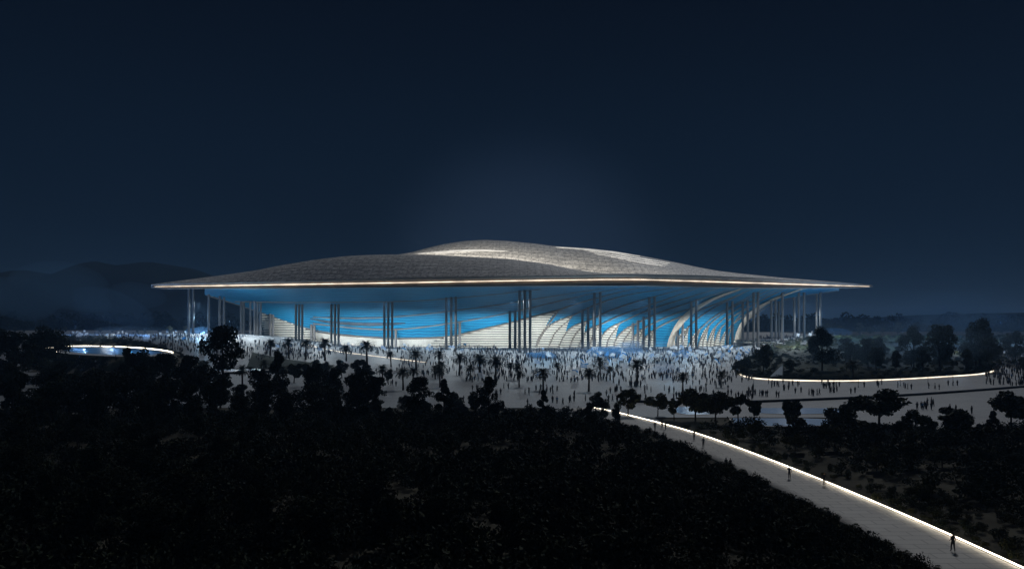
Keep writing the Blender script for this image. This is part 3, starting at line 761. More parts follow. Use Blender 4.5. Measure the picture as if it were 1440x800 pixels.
def palm_at(px, ytop, ybase, label, group=None, hh_=None):
    x, Y = ground_at(px, ybase); z = Tz(x, Y)
    h = hh_ or CH + (HY - ytop) * Y / F - z; crown, trunk = R.choice(PALMS)
    e = empty('palm_tree', (x, Y, z), R.uniform(0, 6.28)); s = h / 9.3; e.scale = (s * 1.5, s * 1.5, s)
    for nm, me in (('crown', crown), ('trunk', trunk)): o = bpy.data.objects.new(nm, me); COL.objects.link(o); o.parent = e
    tag(e, label, 'palm tree', group)
row = [(380, 476, 502), (406, 474, 504), (430, 476, 506), (457, 474, 507), (487, 484, 508), (516, 477, 513), (550, 493, 516), (585, 490, 520), (617, 491, 521), (646, 495, 528), (674, 496, 531), (697, 499, 537)]
ordn = ['first', 'second', 'third', 'fourth', 'fifth', 'sixth', 'seventh', 'eighth', 'ninth', 'tenth', 'eleventh', 'twelfth']
for i, r in enumerate(row): palm_at(*r, f'{ordn[i]} palm from the left in the long row before the stadium', 'palms in the row before the stadium')
for i, (r, d) in enumerate(zip([(567, 516, 549), (764, 516, 549), (828, 516, 551), (896, 503, 541), (960, 522, 553), (1014, 521, 545), (730, 520, 545), (1200, 505, 536), (352, 515, 530), (290, 505, 535)],
        ['palm alone on pale paving at the edge of the dark wood', 'palm on the plaza below the left blue smoke cloud', 'palm on the plaza below the middle blue smoke cloud', 'tall thick palm rising from the crowd between blue smoke clouds',
         'palm on the plaza just right of the square blue smoke patch', 'palm on the plaza near the left tip of the garden bed', 'palm left of the crowd on the central plaza', 'palm standing behind the glowing garden kerb', 'small palm beside the two small blue ponds', 'palm beside the tall dark tree left of the stadium'])):
    palm_at(*r, d, 'scattered palms on the plaza')

# main silhouette trees: (x, top y, distance, kind, width, label)
big = [(314, 459, 215, 1, .8, 'tallest dark tree, rising in front of the left columns'), (62, 462, 300, 3, .95, 'broad dark tree left of the oval pond'), (20, 470, 260, 0, 1, 'dark tree at the left border of the picture above the wood'),
       (-8, 462, 300, 1, 1, 'dark tree half cut off by the left border'), (178, 492, 240, 0, .5, 'dark tree standing before the oval pond, left one'), (200, 493, 235, 3, .75, 'dark tree covering the right end of the oval pond'),
       (233, 497, 225, 1, .9, 'dark tree between the oval pond and the tallest tree'), (268, 503, 215, 0, .9, 'dark tree close left of the tallest tree'), (80, 509, 225, 4, .9, 'dark tree below the glowing left end of the pond'),
       (392, 498, 205, 0, .55, 'dark tree right of the tallest tree, under the palms'), (365, 520, 200, 1, 1, 'low dark tree between two small ponds'), (445, 513, 205, 3, .6, 'round dark tree under the third and fourth palms'),
       (472, 520, 195, 0, .7, 'dark tree under the fifth palm'), (505, 521, 185, 3, .7, 'wide dark tree where the wood meets the plaza'), (530, 530, 180, 1, .8, 'dark tree at the corner of the pale plaza'),
       (590, 530, 165, 1, .85, 'dark tree poking out above the wood onto the plaza'), (625, 533, 160, 2, .8, 'pointed dark tree below the ninth palm'), (688, 533, 160, 0, .7, 'dark tree below the last palm of the row'),
       (765, 548, 165, 2, .8, 'pointed dark tree at the middle of the plaza edge'), (830, 568, 150, 0, .8, 'dark tree right beside the far end of the lit path'), (868, 566, 165, 4, .7, 'dark tree over the far end of the lit path')]
for (px, yt, Y, k, wd_, lb) in big: tree_at(px, yt, Y, TREES[k], lb, wide=wd_)
small = [(883, 551, 186, 0, 1.1, 'small olive-leaved tree left of the path beginning'), (925, 556, 186, 1, 1.1, 'small olive tree just above the lit path'), (948, 562, 180, 2, 1, 'small round tree before the leftmost basin'),
         (978, 551, 178, 1, 1.2, 'bushy tree over the left end of the basins'), (1006, 556, 172, 1, 1.25, 'thick bushy tree beside the pale blue basins'), (1038, 557, 175, 2, 1.1, 'small tree between the basins'), (1060, 566, 178, 0, 1, 'thin small tree in front of the upper basin'),
         (1115, 566, 169, 0, 1.05, 'neat small tree silhouetted against the pale blue basin'), (1183, 572, 160, 1, 1.2, 'dark small tree at the right end of the basins'), (1236, 553, 165, 1, 1.5, 'large round-crowned tree right of the basins'),
         (1288, 580, 155, 1, 1.2, 'low round tree on the right plaza edge'), (1422, 555, 165, 1, 1.2, 'tree at the right border beside the promenade'), (1345, 578, 150, 0, 1.6, 'wide low tree on the right wood edge')]
for (px, yt, Y, k, wd_, lb) in small: tree_at(px, yt, Y, SMALL[k], lb, wide=wd_)
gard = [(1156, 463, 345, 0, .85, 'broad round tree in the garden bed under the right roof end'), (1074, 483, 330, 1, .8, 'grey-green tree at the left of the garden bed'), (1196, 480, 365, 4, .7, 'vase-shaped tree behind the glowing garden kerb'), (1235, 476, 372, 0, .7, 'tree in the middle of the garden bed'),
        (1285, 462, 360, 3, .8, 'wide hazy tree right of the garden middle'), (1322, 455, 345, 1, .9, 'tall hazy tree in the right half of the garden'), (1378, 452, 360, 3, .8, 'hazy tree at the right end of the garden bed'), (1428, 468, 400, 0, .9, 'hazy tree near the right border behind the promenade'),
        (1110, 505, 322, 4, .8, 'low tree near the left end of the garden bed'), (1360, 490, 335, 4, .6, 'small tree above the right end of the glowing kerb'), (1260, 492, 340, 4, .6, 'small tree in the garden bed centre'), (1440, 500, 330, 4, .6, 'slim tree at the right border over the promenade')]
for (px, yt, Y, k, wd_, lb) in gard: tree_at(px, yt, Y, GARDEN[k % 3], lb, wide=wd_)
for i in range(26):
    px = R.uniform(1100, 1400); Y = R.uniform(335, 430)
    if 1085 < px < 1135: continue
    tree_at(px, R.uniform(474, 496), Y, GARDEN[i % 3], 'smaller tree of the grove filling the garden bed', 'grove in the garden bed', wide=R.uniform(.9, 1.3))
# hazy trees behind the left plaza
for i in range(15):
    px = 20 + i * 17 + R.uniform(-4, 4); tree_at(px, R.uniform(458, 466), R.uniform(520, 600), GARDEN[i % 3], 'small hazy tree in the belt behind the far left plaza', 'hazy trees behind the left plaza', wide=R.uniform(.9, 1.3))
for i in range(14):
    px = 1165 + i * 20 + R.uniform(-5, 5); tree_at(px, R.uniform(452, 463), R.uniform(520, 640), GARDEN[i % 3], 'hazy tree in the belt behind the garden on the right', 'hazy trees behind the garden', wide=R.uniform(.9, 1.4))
# loose belt of young trees between the wood and the plaza
for i in range(44):
    px = R.uniform(60, 560) if i < 32 else R.uniform(560, 860)
    Y = R.uniform(225, 320) if i < 32 else R.uniform(172, 200)
    x = wx(px, Y)
    if any(pond_d(x, Y, p) < 1.5 for p in PONDS): continue
    zt = Tz(x, Y); h = R.uniform(4.5, 8.5) if i < 32 else R.uniform(3, 5.5)
    if 85 < px < 200 and HY - (zt + h - CH) * F / Y < 505: continue
    place_tree((TREES + SMALL + GARDEN)[R.randrange(11)], x, Y, h, 'young tree in the loose belt between the dark wood and the plaza', 'young trees of the belt', wide=R.uniform(.8, 1.25))
for i in range(16):
    px = R.uniform(300, 860); palm_at(px, 0, R.uniform(524, 548), 'young palm scattered between the dark wood and the plaza', 'young palms of the belt', hh_=R.uniform(5, 8))
# the wood in front, left
edge = itp([(-40, 512), (80, 518), (250, 522), (350, 533), (430, 540), (520, 549), (545, 558), (600, 564), (700, 572), (780, 580), (830, 590), (900, 620)])
n = 0
for Y in (204, 190, 174, 156, 138, 120, 104, 90, 78, 67):
    px = -60 + R.uniform(0, 30)
    while px < 930:
        x = wx(px, Y)
        lim = float(path_r(Y)) - PATH_W
        if x < lim - 6 and not (Y > 180 and px > 535):
            far = max(0, (Y - 76) / 100)
            yt = float(edge(px)) + R.uniform(-4, 14) + (1 - min(far, 1)) ** 1.3 * 130
            h = CH + (HY - yt) * Y / F - Tz(x, Y); h = min(h, 10.5 * (.45 + .55 * far)); h = max(h, 2.0); h = min(h, (lim - x) * .35 + 1.2)
            place_tree(TREES[R.randrange(5)], x, Y, h, 'dark leafy tree in the black wood left of the lit path', 'trees of the dark wood', wide=R.uniform(.9, 1.35)); n += 1
        px += R.uniform(44, 70) * (1.15 if Y > 150 else 1.5)
for Y in (150, 134, 116, 98):
    px = 1000 + R.uniform(0, 30)
    while px < 1500:
        x = wx(px, Y)
        if x > float(path_r(Y)) + 5:
            far = (Y - 84) / 66; h = R.uniform(2.2, 4.6) * (.6 + .5 * far); h = min(h, (x - float(path_r(Y))) * .3 + .8)
            place_tree(SMALL[R.randrange(3)] if R.random() < .6 else TREES[R.randrange(5)], x, Y, h, 'dark tree among undergrowth right of the lit path', 'trees right of the lit path', wide=R.uniform(1.0, 1.5)); n += 1
        px += R.uniform(38, 62)

# shrubs
def shrub_mesh(seed, n, size, mats, name='shrub'):
    rng = np.random.default_rng(seed); cs = [(rng.normal(0, .32), rng.normal(0, .32), rng.uniform(.3, .72)) for _ in range(6)]
    V, Fq = leaf_cloud(cs, rng.uniform(.3, .42, 6), n, size, rng); V[:, 2] = np.maximum(V[:, 2], .01)
    return V, Fq, mats
SV = [shrub_mesh(s, 700, .075, [LD, LM]) for s in (41, 42, 43)] + [shrub_mesh(44, 700, .075, [LM, LO])]
SMESH = [mesh_from('shrub', V, Fq, mats, mi=np.repeat(NR.integers(0, 2, len(Fq) // 10 + 1), 10)[:len(Fq)]) for V, Fq, mats in SV]
def nearp(x, y):
    pr_ = float(path_r(y)); return (pr_ - PATH_W - x) if x < pr_ - 3 else (x - pr_)
spots = []
for _ in range(12000):
    Y = R.choice([R.uniform(52, 190), R.uniform(52, 100)]); px = R.uniform(-40, 1500); x = wx(px, Y); pr_ = float(path_r(Y)); pl_ = pr_ - PATH_W
    if pl_ - .5 < x < pr_ + .9: continue
    if x > pr_ and (Y > 165 or R.random() < .2): continue
    spots.append((x, Y))
kept = []; cell = {}
for x, y in spots:
    if math.sin(x * .31 + 2) * math.cos(y * .27 + x * .1) > .62 and nearp(x, y) > 6: continue
    k = (int(x / 1.5), int(y / 1.5))
    if any((k[0] + a, k[1] + b) in cell and math.dist(cell[(k[0] + a, k[1] + b)], (x, y)) < 1.35 for a in (-1, 0, 1) for b in (-1, 0, 1)): continue
    cell[k] = (x, y); kept.append((x, y))
def nearpath(p):
    x, y = p; pr_ = float(path_r(y)); d = (pr_ - PATH_W - x) if x < pr_ - 3 else (x - pr_)
    return d
kept.sort(key=lambda p: p[1] * .35 + nearpath(p) * 4)
vis = [p for p in kept if nearpath(p) < 40][:290]
for (x, y) in vis:
    left = x < float(path_r(y)) - 3; d = nearpath((x, y))
    o = bpy.data.objects.new('shrub', SMESH[R.randrange(3) if R.random() < .5 else 3]); COL.objects.link(o)  # half take the olive mesh, coloured brighter as if lit by the path
    s = R.uniform(.8, 1.9) * (1.1 if left else .7); s = min(s, .55 + d * .45)
    o.location = (x, y, Tz(x, y) - .05); o.rotation_euler.z = R.uniform(0, 6.28); o.scale = (s, s, s * R.uniform(.9, 1.35))
    tag(o, 'leafy shrub bordering the near side of the lit path' if left else 'low shrub behind the glowing kerb of the path', 'shrub', 'shrubs on the near side of the path' if left else 'shrubs behind the glowing kerb')
visset = set(vis)
def scatter(name, pts, protos, mats, scl):
    Vs, Fs, mi, n = [], [], [], 0
    for (x, y) in pts:
        V, Fq = protos[R.randrange(len(protos))]; a = R.uniform(0, 6.28); s = scl(); c, sn = math.cos(a) * s, math.sin(a) * s
        W = np.column_stack([V[:, 0] * c - V[:, 1] * sn + x, V[:, 0] * sn + V[:, 1] * c + y, V[:, 2] * s * 1.1 + Tz(x, y) - .05])
        Vs.append(W); Fs.append(Fq + n); n += len(V); mi.append(np.full(len(Fq), R.randrange(len(mats))))
    return link(name, mesh_from(name, np.concatenate(Vs), np.concatenate(Fs), mats, mi=np.concatenate(mi)))
lo_ = []
for s in (51, 52, 53): V, Fq, _ = shrub_mesh(s, 260, .095, None); lo_.append((V, Fq))
rest = [p for p in kept if p not in visset]
o = scatter('undergrowth', rest, lo_, [LD, LM], lambda: R.choice([R.uniform(1.0, 1.8), R.uniform(1.5, 2.9)])); tag(o, 'dark mass of undergrowth covering the slopes beside the path', 'undergrowth', kind='stuff')
# undergrowth of the beds
bp = []
for _ in range(1500):
    i = R.randrange(len(fr)); k = R.random(); p = np.array(fr[i]) * (1 - k) + bk[i] * k; bp.append((p[0] + R.uniform(-1, 1), p[1] + 2))
for _ in range(1300):
    y_ = R.uniform(378, 500); bp.append((R.uniform(125 + (y_ - 380) * .25, 320), y_))
for _ in range(500):
    a = math.radians(R.uniform(-5, 250)); q = R.uniform(1.32, 1.6); bp.append(pond_ring(PONDS[0], q - .1, 1, a, a)[0])
o = scatter('ground_cover', bp, lo_, [LD, LM, LO], lambda: R.uniform(.8, 1.9)); tag(o, 'low ground cover planting filling the garden beds', 'ground cover', kind='stuff')
bq = [pond_ring(PONDS[0], R.uniform(1.18, 1.5), 1, *(2 * [math.radians(R.uniform(195, 345))]))[0] for _ in range(500)]
o = scatter('bank_planting', bq, lo_, [LD, LM], lambda: R.uniform(.4, .9)); tag(o, 'short planting along the near bank of the oval pond', 'bank planting', kind='stuff')

# distant wood and hill
tv, tf = leaf_cloud([(0, 0, 5), (2.5, 0, 4), (-2.5, 1, 4.5), (0, -1, 8)], [3.2, 2.6, 2.8, 2.2], 200, .85, NR)
def far_wood(pts):
    Vs, Fs, n = [], [], 0
    for (x, y, s) in pts:
        a = R.uniform(0, 6.28); c, sn = math.cos(a) * s, math.sin(a) * s
        Vs.append(np.column_stack([tv[:, 0] * c - tv[:, 1] * sn + x, tv[:, 0] * sn + tv[:, 1] * c + y, tv[:, 2] * s + Tz(x, y) - .3])); Fs.append(tf + n); n += len(tv)
    return link('distant_woods', mesh_from('distant_woods', np.concatenate(Vs), np.concatenate(Fs), [M['leaf_far']]))
o = far_wood([(R.uniform(-900, 1000), R.uniform(760, 1150), R.uniform(.9, 2.0)) for _ in range(1500)])
tag(o, 'distant dark woods along the horizon', 'woods', kind='stuff')
hx = np.linspace(-1500, 1500, 600); hh = itp([(-1500, 60), (-820, 100), (-760, 112), (-700, 108), (-640, 114), (-600, 96), (-560, 84), (-520, 92), (-480, 78), (-430, 50), (-340, 18), (-200, 8), (400, 6), (700, 24), (1000, 30), (1500, 40)])
_lm = [(R.uniform(-1500, 1500), R.uniform(25, 70), R.uniform(.5, 1)) for _ in range(90)]
def lump(x): return max([0] + [math.sqrt(max(0, 1 - ((x - c) / w) ** 2)) * w * .42 * q for c, w, q in _lm])
hg = np.array([[(x, 1250 + k * 120, -2 + (hh(x) + lump(x + 17 * k) * min(1, hh(x) / 50)) * math.sin(math.pi * min(k, 4.99) / 5) ** .6 * (1 if 0 < k < 5 else 0)) for k in range(6)] for x in hx])
tag(link('distant_hills', grid_mesh('distant_hills', hg, [M['distant']]), smooth=True), kind='structure')

# ------------------------------------------------------------------ people
def skin_person(pose):
    J = {}; arm = pose.get('arm', ((.0, -.05), (.0, -.05))); st = pose.get('stride', .08)
    Vv, Ed, Rd = [], [], []
    def v(p, r): Vv.append(p); Rd.append(r); return len(Vv) - 1
    def e(a, b): Ed.append((a, b))
    pel = v((0, 0, .95), .145); wa = v((0, 0, 1.12), .125); ch = v((0, .01, 1.34), .15); nk = v((0, 0, 1.48), .058); hb = v((0, -.015, 1.57), .075); ht = v((0, -.01, 1.68), .092); tp = v((0, 0, 1.76), .05)
    for a, b in ((pel, wa), (wa, ch), (ch, nk), (nk, hb), (hb, ht), (ht, tp)): e(a, b)
    for s, k in ((-1, 0), (1, 1)):
        sh = v((s * .18, .01, 1.40), .062); e(ch, sh)
        up = pose['arms'][k]
        if up == 'down': el, ha = (s * .25, .02, 1.12), (s * .26, -.08, .88)
        elif up == 'up': el, ha = (s * .30, -.03, 1.62), (s * .24, -.08, 1.88)
        elif up == 'out': el, ha = (s * .28, -.16, 1.25), (s * .18, -.36, 1.38)
        else: el, ha = (s * .26, .08, 1.14), (s * .22, -.14, 1.0)
        a = v(el, .042); b = v(ha, .032); c = v(tuple(np.array(ha) + (np.array(ha) - np.array(el)) * .35), .022); e(sh, a); e(a, b); e(b, c)
        f = st * (1 if k else -1)
        hp = v((s * .085, 0, .88), .105); kn = v((s * .09, -f * .5 - .02, .50), .072); an = v((s * .09, f * -1.0 + .02, .09), .052); to = v((s * .11, f * -1.0 - .14, .035), .034)
        e(pel, hp); e(hp, kn); e(kn, an); e(an, to)
    me = bpy.data.meshes.new('p'); me.from_pydata(Vv, Ed, [])
    o = bpy.data.objects.new('p', me); COL.objects.link(o); md = o.modifiers.new('s', 'SKIN'); 
    for i, r in enumerate(Rd): me.skin_vertices[0].data[i].radius = (r, r * (.75 if i < 3 else 1))
    me.skin_vertices[0].data[0].use_root = True
    md.use_smooth_shade = True
    if pose.get('fine'): o.modifiers.new('d', 'SUBSURF').levels = 1
    dg = bpy.context.evaluated_depsgraph_get(); m2 = bpy.data.meshes.new_from_object(o.evaluated_get(dg)); bpy.data.objects.remove(o)
    return m2
poses = [dict(arms=('down', 'down'), stride=.03), dict(arms=('down', 'bent'), stride=.14), dict(arms=('up', 'up'), stride=.05), dict(arms=('out', 'down'), stride=.12), dict(arms=('up', 'down'), stride=.04), dict(arms=('bent', 'bent'), stride=-.16)]
pw = ['standing with arms hanging', 'walking', 'with both arms raised', 'reaching forward', 'with one arm raised', 'striding']
base_people = []
for p in poses: base_people.append(skin_person(p))
fine_people = [skin_person(dict(p, fine=True)) for p in poses]
pal = [('dark', 'cloth_dark', 'cloth_dark'), ('navy', 'cloth_navy', 'cloth_dark'), ('grey', 'cloth_grey', 'cloth_navy'), ('white', 'cloth_white', 'cloth_dark'), ('blue', 'cloth_blue', 'cloth_navy')]
def dress(me, pl_):
    m = me.copy(); m.materials.clear()
    for k in (pl_[2], pl_[1], 'skin', 'hair'): m.materials.append(M[k])
    mi = []
    for f in m.polygons:
        c = f.center; far_arm = abs(c.x) > .2 and (c.z < .95 or c.z > 1.8 or c.y < -.3)
        mi.append(2 if far_arm else 0 if c.z < .93 else 1 if c.z < 1.47 else 3 if (c.z > 1.68 or (c.z > 1.55 and c.y > .0)) else 2)
    m.polygons.foreach_set('material_index', np.array(mi, np.int32)); m.name = 'person'; return m
PM = {(i, j): dress(base_people[i], pal[j]) for i in range(6) for j in range(5)}
def person(x, y, i, j, label, group=None, s=1.0, rz=None, z=None, fine=False):
    o = bpy.data.objects.new('person', dress(fine_people[i], pal[j]) if fine else PM[(i, j)]); COL.objects.link(o)
    o.location = (x, y, (Tz(x, y) + .16) if z is None else z); o.rotation_euler.z = R.uniform(0, 6.28) if rz is None else rz; o.scale = (s,) * 3
    return tag(o, label, 'person', group)
walk = [(914, 613, 1, 0, 'person in dark clothes walking at the far end of the lit path'), (921, 605, 0, 0, 'person in dark clothes close to the kerb near the path top, behind the others'), (931, 602, 1, 1, 'person of the pair by the kerb, left one'), (936, 604, 5, 0, 'person of the pair by the kerb, right one'),
        (976, 619, 0, 0, 'person in dark coat standing against the glowing kerb'), (989, 629, 1, 1, 'person in navy walking just below the glowing kerb'), (1021, 660, 1, 2, 'person in grey, left one of two walking at the shrubs side of the path'), (1027, 661, 5, 2, 'person in grey, right one of two walking at the shrubs side of the path'),
        (1110, 673, 3, 0, 'dark person carrying something, standing halfway down the lit path'), (1159, 683, 1, 0, 'person beyond the kerb halfway down, seen above the glow'), (1340, 775, 1, 0, 'nearest and largest person, dark clothes, walking down the lit path')]
for (px, py, i, j, lb) in walk:
    x, y = at(px, py, .2); x = min(x, float(path_r(y)) - .6)
    person(x, y, i, j, lb, rz=R.choice([.2, 3.3, -.3, 2.9]), z=.21, fine=True, s=1.02)

# zones of single people: (count, x range, y range, label place, group)
STEP = [(float(a[0]), float(a[1])) for a in st]
FR = np.array(fr); BK = np.array(bk); POLY = np.concatenate([FR, BK[::-1]])
def inpoly(x, y):
    P1 = POLY; P2 = np.roll(POLY, -1, 0); c = ((P1[:, 1] > y) != (P2[:, 1] > y)) & (x < (P2[:, 0] - P1[:, 0]) * (y - P1[:, 1]) / (P2[:, 1] - P1[:, 1] + 1e-9) + P1[:, 0])
    return c.sum() % 2 == 1
def blocked(x, y):
    if inpoly(x, y): return True
    if any(pond_d(x, y, p) < 1.14 for p in PONDS): return True
    px = CX + F * x / y; py = HY + CH * F / y
    if 1020 < px < 1195 and 571 < py < 603: return True
    return False
zones = [(66, (1045, 1438), (540, 566), 'on the promenade before the garden', 'people on the promenade'),
         (26, (1150, 1435), (566, 585), 'below the long dark wall', 'people below the dark wall'),
         (120, (850, 1060), (538, 566), 'in the crowd above the basins', 'people at the front of the crowd'),
         (38, (640, 850), (535, 572), 'on paving at the wood edge', 'people on the paving by the wood'),
         (14, (520, 640), (517, 550), 'on empty paving before the palms', 'people on the empty paving')]
cnt = 0; used = []
for (n, xr, yr, place, grp) in zones:
    k = 0; tries = 0; cx_, cy_ = 0, 0
    while k < n and tries < 4000:
        tries += 1
        if k % 3 == 0 or R.random() < .25: cx_, cy_ = R.uniform(*xr), R.uniform(*yr)
        else: cx_, cy_ = cx_ + R.choice([-1, 1]) * R.uniform(5, 9), cy_ + R.uniform(-1.5, 1.5)
        if not (xr[0] < cx_ < xr[1] and yr[0] < cy_ < yr[1] + 2): k += 0; cx_, cy_ = R.uniform(*xr), R.uniform(*yr)
        if grp == 'people on the promenade' and cy_ > 562 - (cx_ - 1050) * .045: continue
        x, y = ground_at(cx_, cy_)
        if blocked(x, y) or min((abs(x - a) + abs(y - b) for a, b in STEP), default=9) < 3: continue
        i = R.choices(range(6), [5, 6, .6, 1.2, 1, 4])[0]; j = R.choices(range(5), [8, 4, 3, .5, .4])[0]
        person(x, y, i, j, f'person in {pal[j][0]} {pw[i]} {place}', grp, s=R.uniform(.98, 1.12)); used.append((x, y)); k += 1; cnt += 1

# the crowd as one mass
def mesh_arrays(me):
    V = np.empty(len(me.vertices) * 3, np.float32); me.vertices.foreach_get('co', V); V = V.reshape(-1, 3)
    me.calc_loop_triangles(); Ft = np.empty(len(me.loop_triangles) * 3, np.int32); me.loop_triangles.foreach_get('vertices', Ft)
    pm = np.empty(len(me.loop_triangles), np.int32); me.loop_triangles.foreach_get('material_index', pm)
    return V, Ft.reshape(-1, 3), pm
PA = {k: mesh_arrays(m) for k, m in PM.items()}
CM = ['cloth_dark', 'cloth_navy', 'cloth_grey', 'cloth_white', 'cloth_blue', 'skin', 'hair']
def crowd_pts():
    out = []
    def zone(n, xr, yr, z=None, pw_=1.0):
        for _ in range(n):
            px = R.uniform(*xr); py = yr[0] + (yr[1] - yr[0]) * R.random() ** pw_; x, y = ground_at(px, py)
            if not blocked(x, y): out.append((x, y))
    zone(850, (655, 1062), (494, 538)); zone(380, (690, 960), (492, 512)); zone(520, (372, 700), (485, 500)); zone(160, (560, 720), (500, 530))
    zone(240, (95, 300), (471, 482)); zone(110, (225, 300), (480, 497)); zone(160, (340, 460), (482, 508)); zone(90, (30, 210), (505, 545)); zone(130, (300, 345), (470, 500))
    zone(240, (1060, 1135), (474, 500)); zone(150, (1130, 1215), (470, 495)); zone(240, (1195, 1440), (499, 523)); zone(120, (1385, 1440), (515, 545)); zone(240, (960, 1070), (491, 512)); zone(60, (1200, 1265), (492, 502))
    return out
Vs, Fs, Ms, n = [], [], [], 0
for (x, y) in crowd_pts():
    i = R.choices(range(6), [4, 4, 2, 1.5, 2, 2])[0]; j = R.choices(range(5), [8, 5, 3, 1.2, 1.2])[0]; V, Ft, pm = PA[(i, j)]
    a = R.uniform(0, 6.28); s = R.uniform(.98, 1.15); c, sn = math.cos(a) * s, math.sin(a) * s
    Vs.append(np.column_stack([V[:, 0] * c - V[:, 1] * sn + x, V[:, 0] * sn + V[:, 1] * c + y, V[:, 2] * s + Tz(x, y) + .15])); Fs.append(Ft + n); n += len(V)
    remap = np.array([CM.index(pal[j][2]), CM.index(pal[j][1]), 5, 6]); Ms.append(remap[pm])
for _ in range(90):   # people on the side deck
    x = R.uniform(xa + 1, xb - 1); y = R.uniform(Y0 + .8, Y0 + 12); V, Ft, pm = PA[(R.randrange(6), R.randrange(5))]
    Vs.append(V + np.array([x, y, zd])); Fs.append(Ft + n); n += len(V); Ms.append(np.array([0, 3, 5, 6])[pm])
o = link('crowd', mesh_from('crowd', np.concatenate(Vs), np.concatenate(Fs), [M[k] for k in CM], mi=np.concatenate(Ms)))
tag(o, 'dense crowd of tiny people filling the plaza below the stadium', 'crowd', kind='stuff')

# flags
def flag_mesh(seed, w, h):
    rng = np.random.default_rng(seed); nu, nv = 12, 6; U, Vv = np.meshgrid(np.linspace(0, 1, nu), np.linspace(0, 1, nv), indexing='ij')
    a, b = rng.uniform(0, 6, 2); droop = rng.uniform(.05, .5)
    P = np.stack([U * w, .28 * U * np.sin(U * 7 + a + Vv * 1.5) + .1 * np.sin(U * 13 + b), Vv * h - droop * w * U * U + .12 * np.sin(U * 6 + b) * U], -1)
    return P, np.stack([U, Vv], -1)
FM = {}
kinds = ['flag_white', 'flag_striped', 'flag_blue', 'flag_band']; kw = ['white', 'blue and white striped', 'blue', 'white flag with blue band']
for s in range(4):
    P, uv = flag_mesh(60 + s, 2.9, 1.9)
    for k in kinds: FM[(s, k)] = grid_mesh('cloth', P, [M[k]], uv=uv)
mb = MB(); mb.tube([(0, 0, 0), (0, 0, 3.4)], .035, 6); POLE = mb.mesh('pole', [M['pole']])
def flag(px, py, place, grp):
    x, y = ground_at(px, py)
    if blocked(x, y): return
    e = empty('flag', (x, y, Tz(x, y) + 1.1), R.uniform(-.9, .9) + (math.pi if R.random() < .5 else 0)); e.rotation_euler.x = R.uniform(-.3, .3); e.rotation_euler.y = R.uniform(-.45, .45)
    k = R.choices(range(4), [9, 3, .6, 1.2])[0]
    c = bpy.data.objects.new('cloth', FM[(R.randrange(4), kinds[k])]); COL.objects.link(c); c.parent = e; c.location.z = 1.5; s = R.uniform(.55, .95) * (.75 if px < 350 else 1); c.scale = (s, s, s)
    p = bpy.data.objects.new('pole', POLE); COL.objects.link(p); p.parent = e
    tag(e, f'waving {kw[k]}{"" if k == 3 else " flag"} {place}', 'flag', grp)
for _ in range(85): flag(R.uniform(800, 1058), R.uniform(497, 530), 'in the central plaza crowd', 'flags in the central crowd')
for _ in range(36): flag(R.uniform(940, 1060), R.uniform(494, 507), 'at the foot of the two pale pillars', 'flags at the pillar feet')
for _ in range(42): flag(R.uniform(385, 660), R.uniform(491, 502), 'behind the row of palms', 'flags behind the palm row')
for _ in range(18): flag(R.uniform(670, 850), R.uniform(495, 545), 'in the crowd left of the smoke clouds', 'flags left of the smoke')
for _ in range(18): flag(R.uniform(90, 235), R.uniform(473, 479), 'on the far left plaza behind the pond', 'flags behind the pond')
for _ in range(18): flag(R.uniform(232, 345), R.uniform(473, 486), 'under the left end of the roof', 'flags under the left roof end')
for _ in range(22): flag(R.uniform(1205, 1265), R.uniform(494, 504), 'in the crowd behind the garden bed', 'flags behind the garden bed')
for _ in range(12): flag(R.uniform(1320, 1438), R.uniform(500, 514), 'in the crowd at the far right of the plaza', 'flags far right')
for _ in range(12): flag(R.uniform(1110, 1200), R.uniform(473, 482), 'on the raised ground under the right roof end', 'flags under the right roof end')
# slim unlit lamp posts along the promenade
for (px, py, lb) in [(1124, 541, 'slim dark lamp post at the lit kerb, nearest the sail'), (1207, 545, 'slim dark lamp post on the promenade left of the lone middle post'), (1266, 543, 'slim dark lamp post in the middle of the promenade'), (1305, 540, 'slim dark lamp post right of the promenade middle'),
                     (1340, 541, 'slim dark lamp post near the right tip of the glowing kerb'), (1420, 538, 'slim dark lamp post in the crowd at the right border'), (1060, 552, 'slim dark lamp post left of the glowing kerb'), (700, 520, 'slim dark lamp post at the last palm of the row')]:
    x, y = ground_at(px, py); e = empty('lamp_post', (x, y, Tz(x, y) + .1)); mb = MB(); mb.tube([(0, 0, 0), (0, 0, .4), (0, 0, .4), (0, 0, 6)], [.14, .14, .07, .05], 8); mb.build('post', M['dark_stone'], e)
    mb = MB(); mb.tube([(0, 0, 5.95), (0, -.5, 6.1), (0, -.9, 6.08)], [.05, .05, .09], 8); mb.build('arm', M['dark_stone'], e); tag(e, lb, 'lamp post', 'lamp posts along the promenade')
# a pale triangular sail shelter at the garden bed
x, y = at(1094, 529.5, .5); mb = MB()
mb.add([(x - 3.2, y, .4), (x + 1.8, y + .3, .4), (x + 1.9, y, 5.2), (x - 3.1, y + .25, .4), (x + 1.8, y + .5, .4), (x + 1.9, y + .25, 5.2)], [(0, 1, 2), (5, 4, 3), (0, 2, 5, 3), (2, 1, 4, 5), (1, 0, 3, 4)])
e = empty('sail_marker', (x, y, .4)); tag(e, 'pale triangular sail standing at the left of the garden bed', 'sail')
world_child(mb.build('sail_cloth', M['flag_white'], e), e)
mb = MB(); mb.tube([(x + 2.05, y + .1, .4), (x + 2.05, y + .1, 5.3)], .07, 8); world_child(mb.build('mast', M['pole'], e), e)

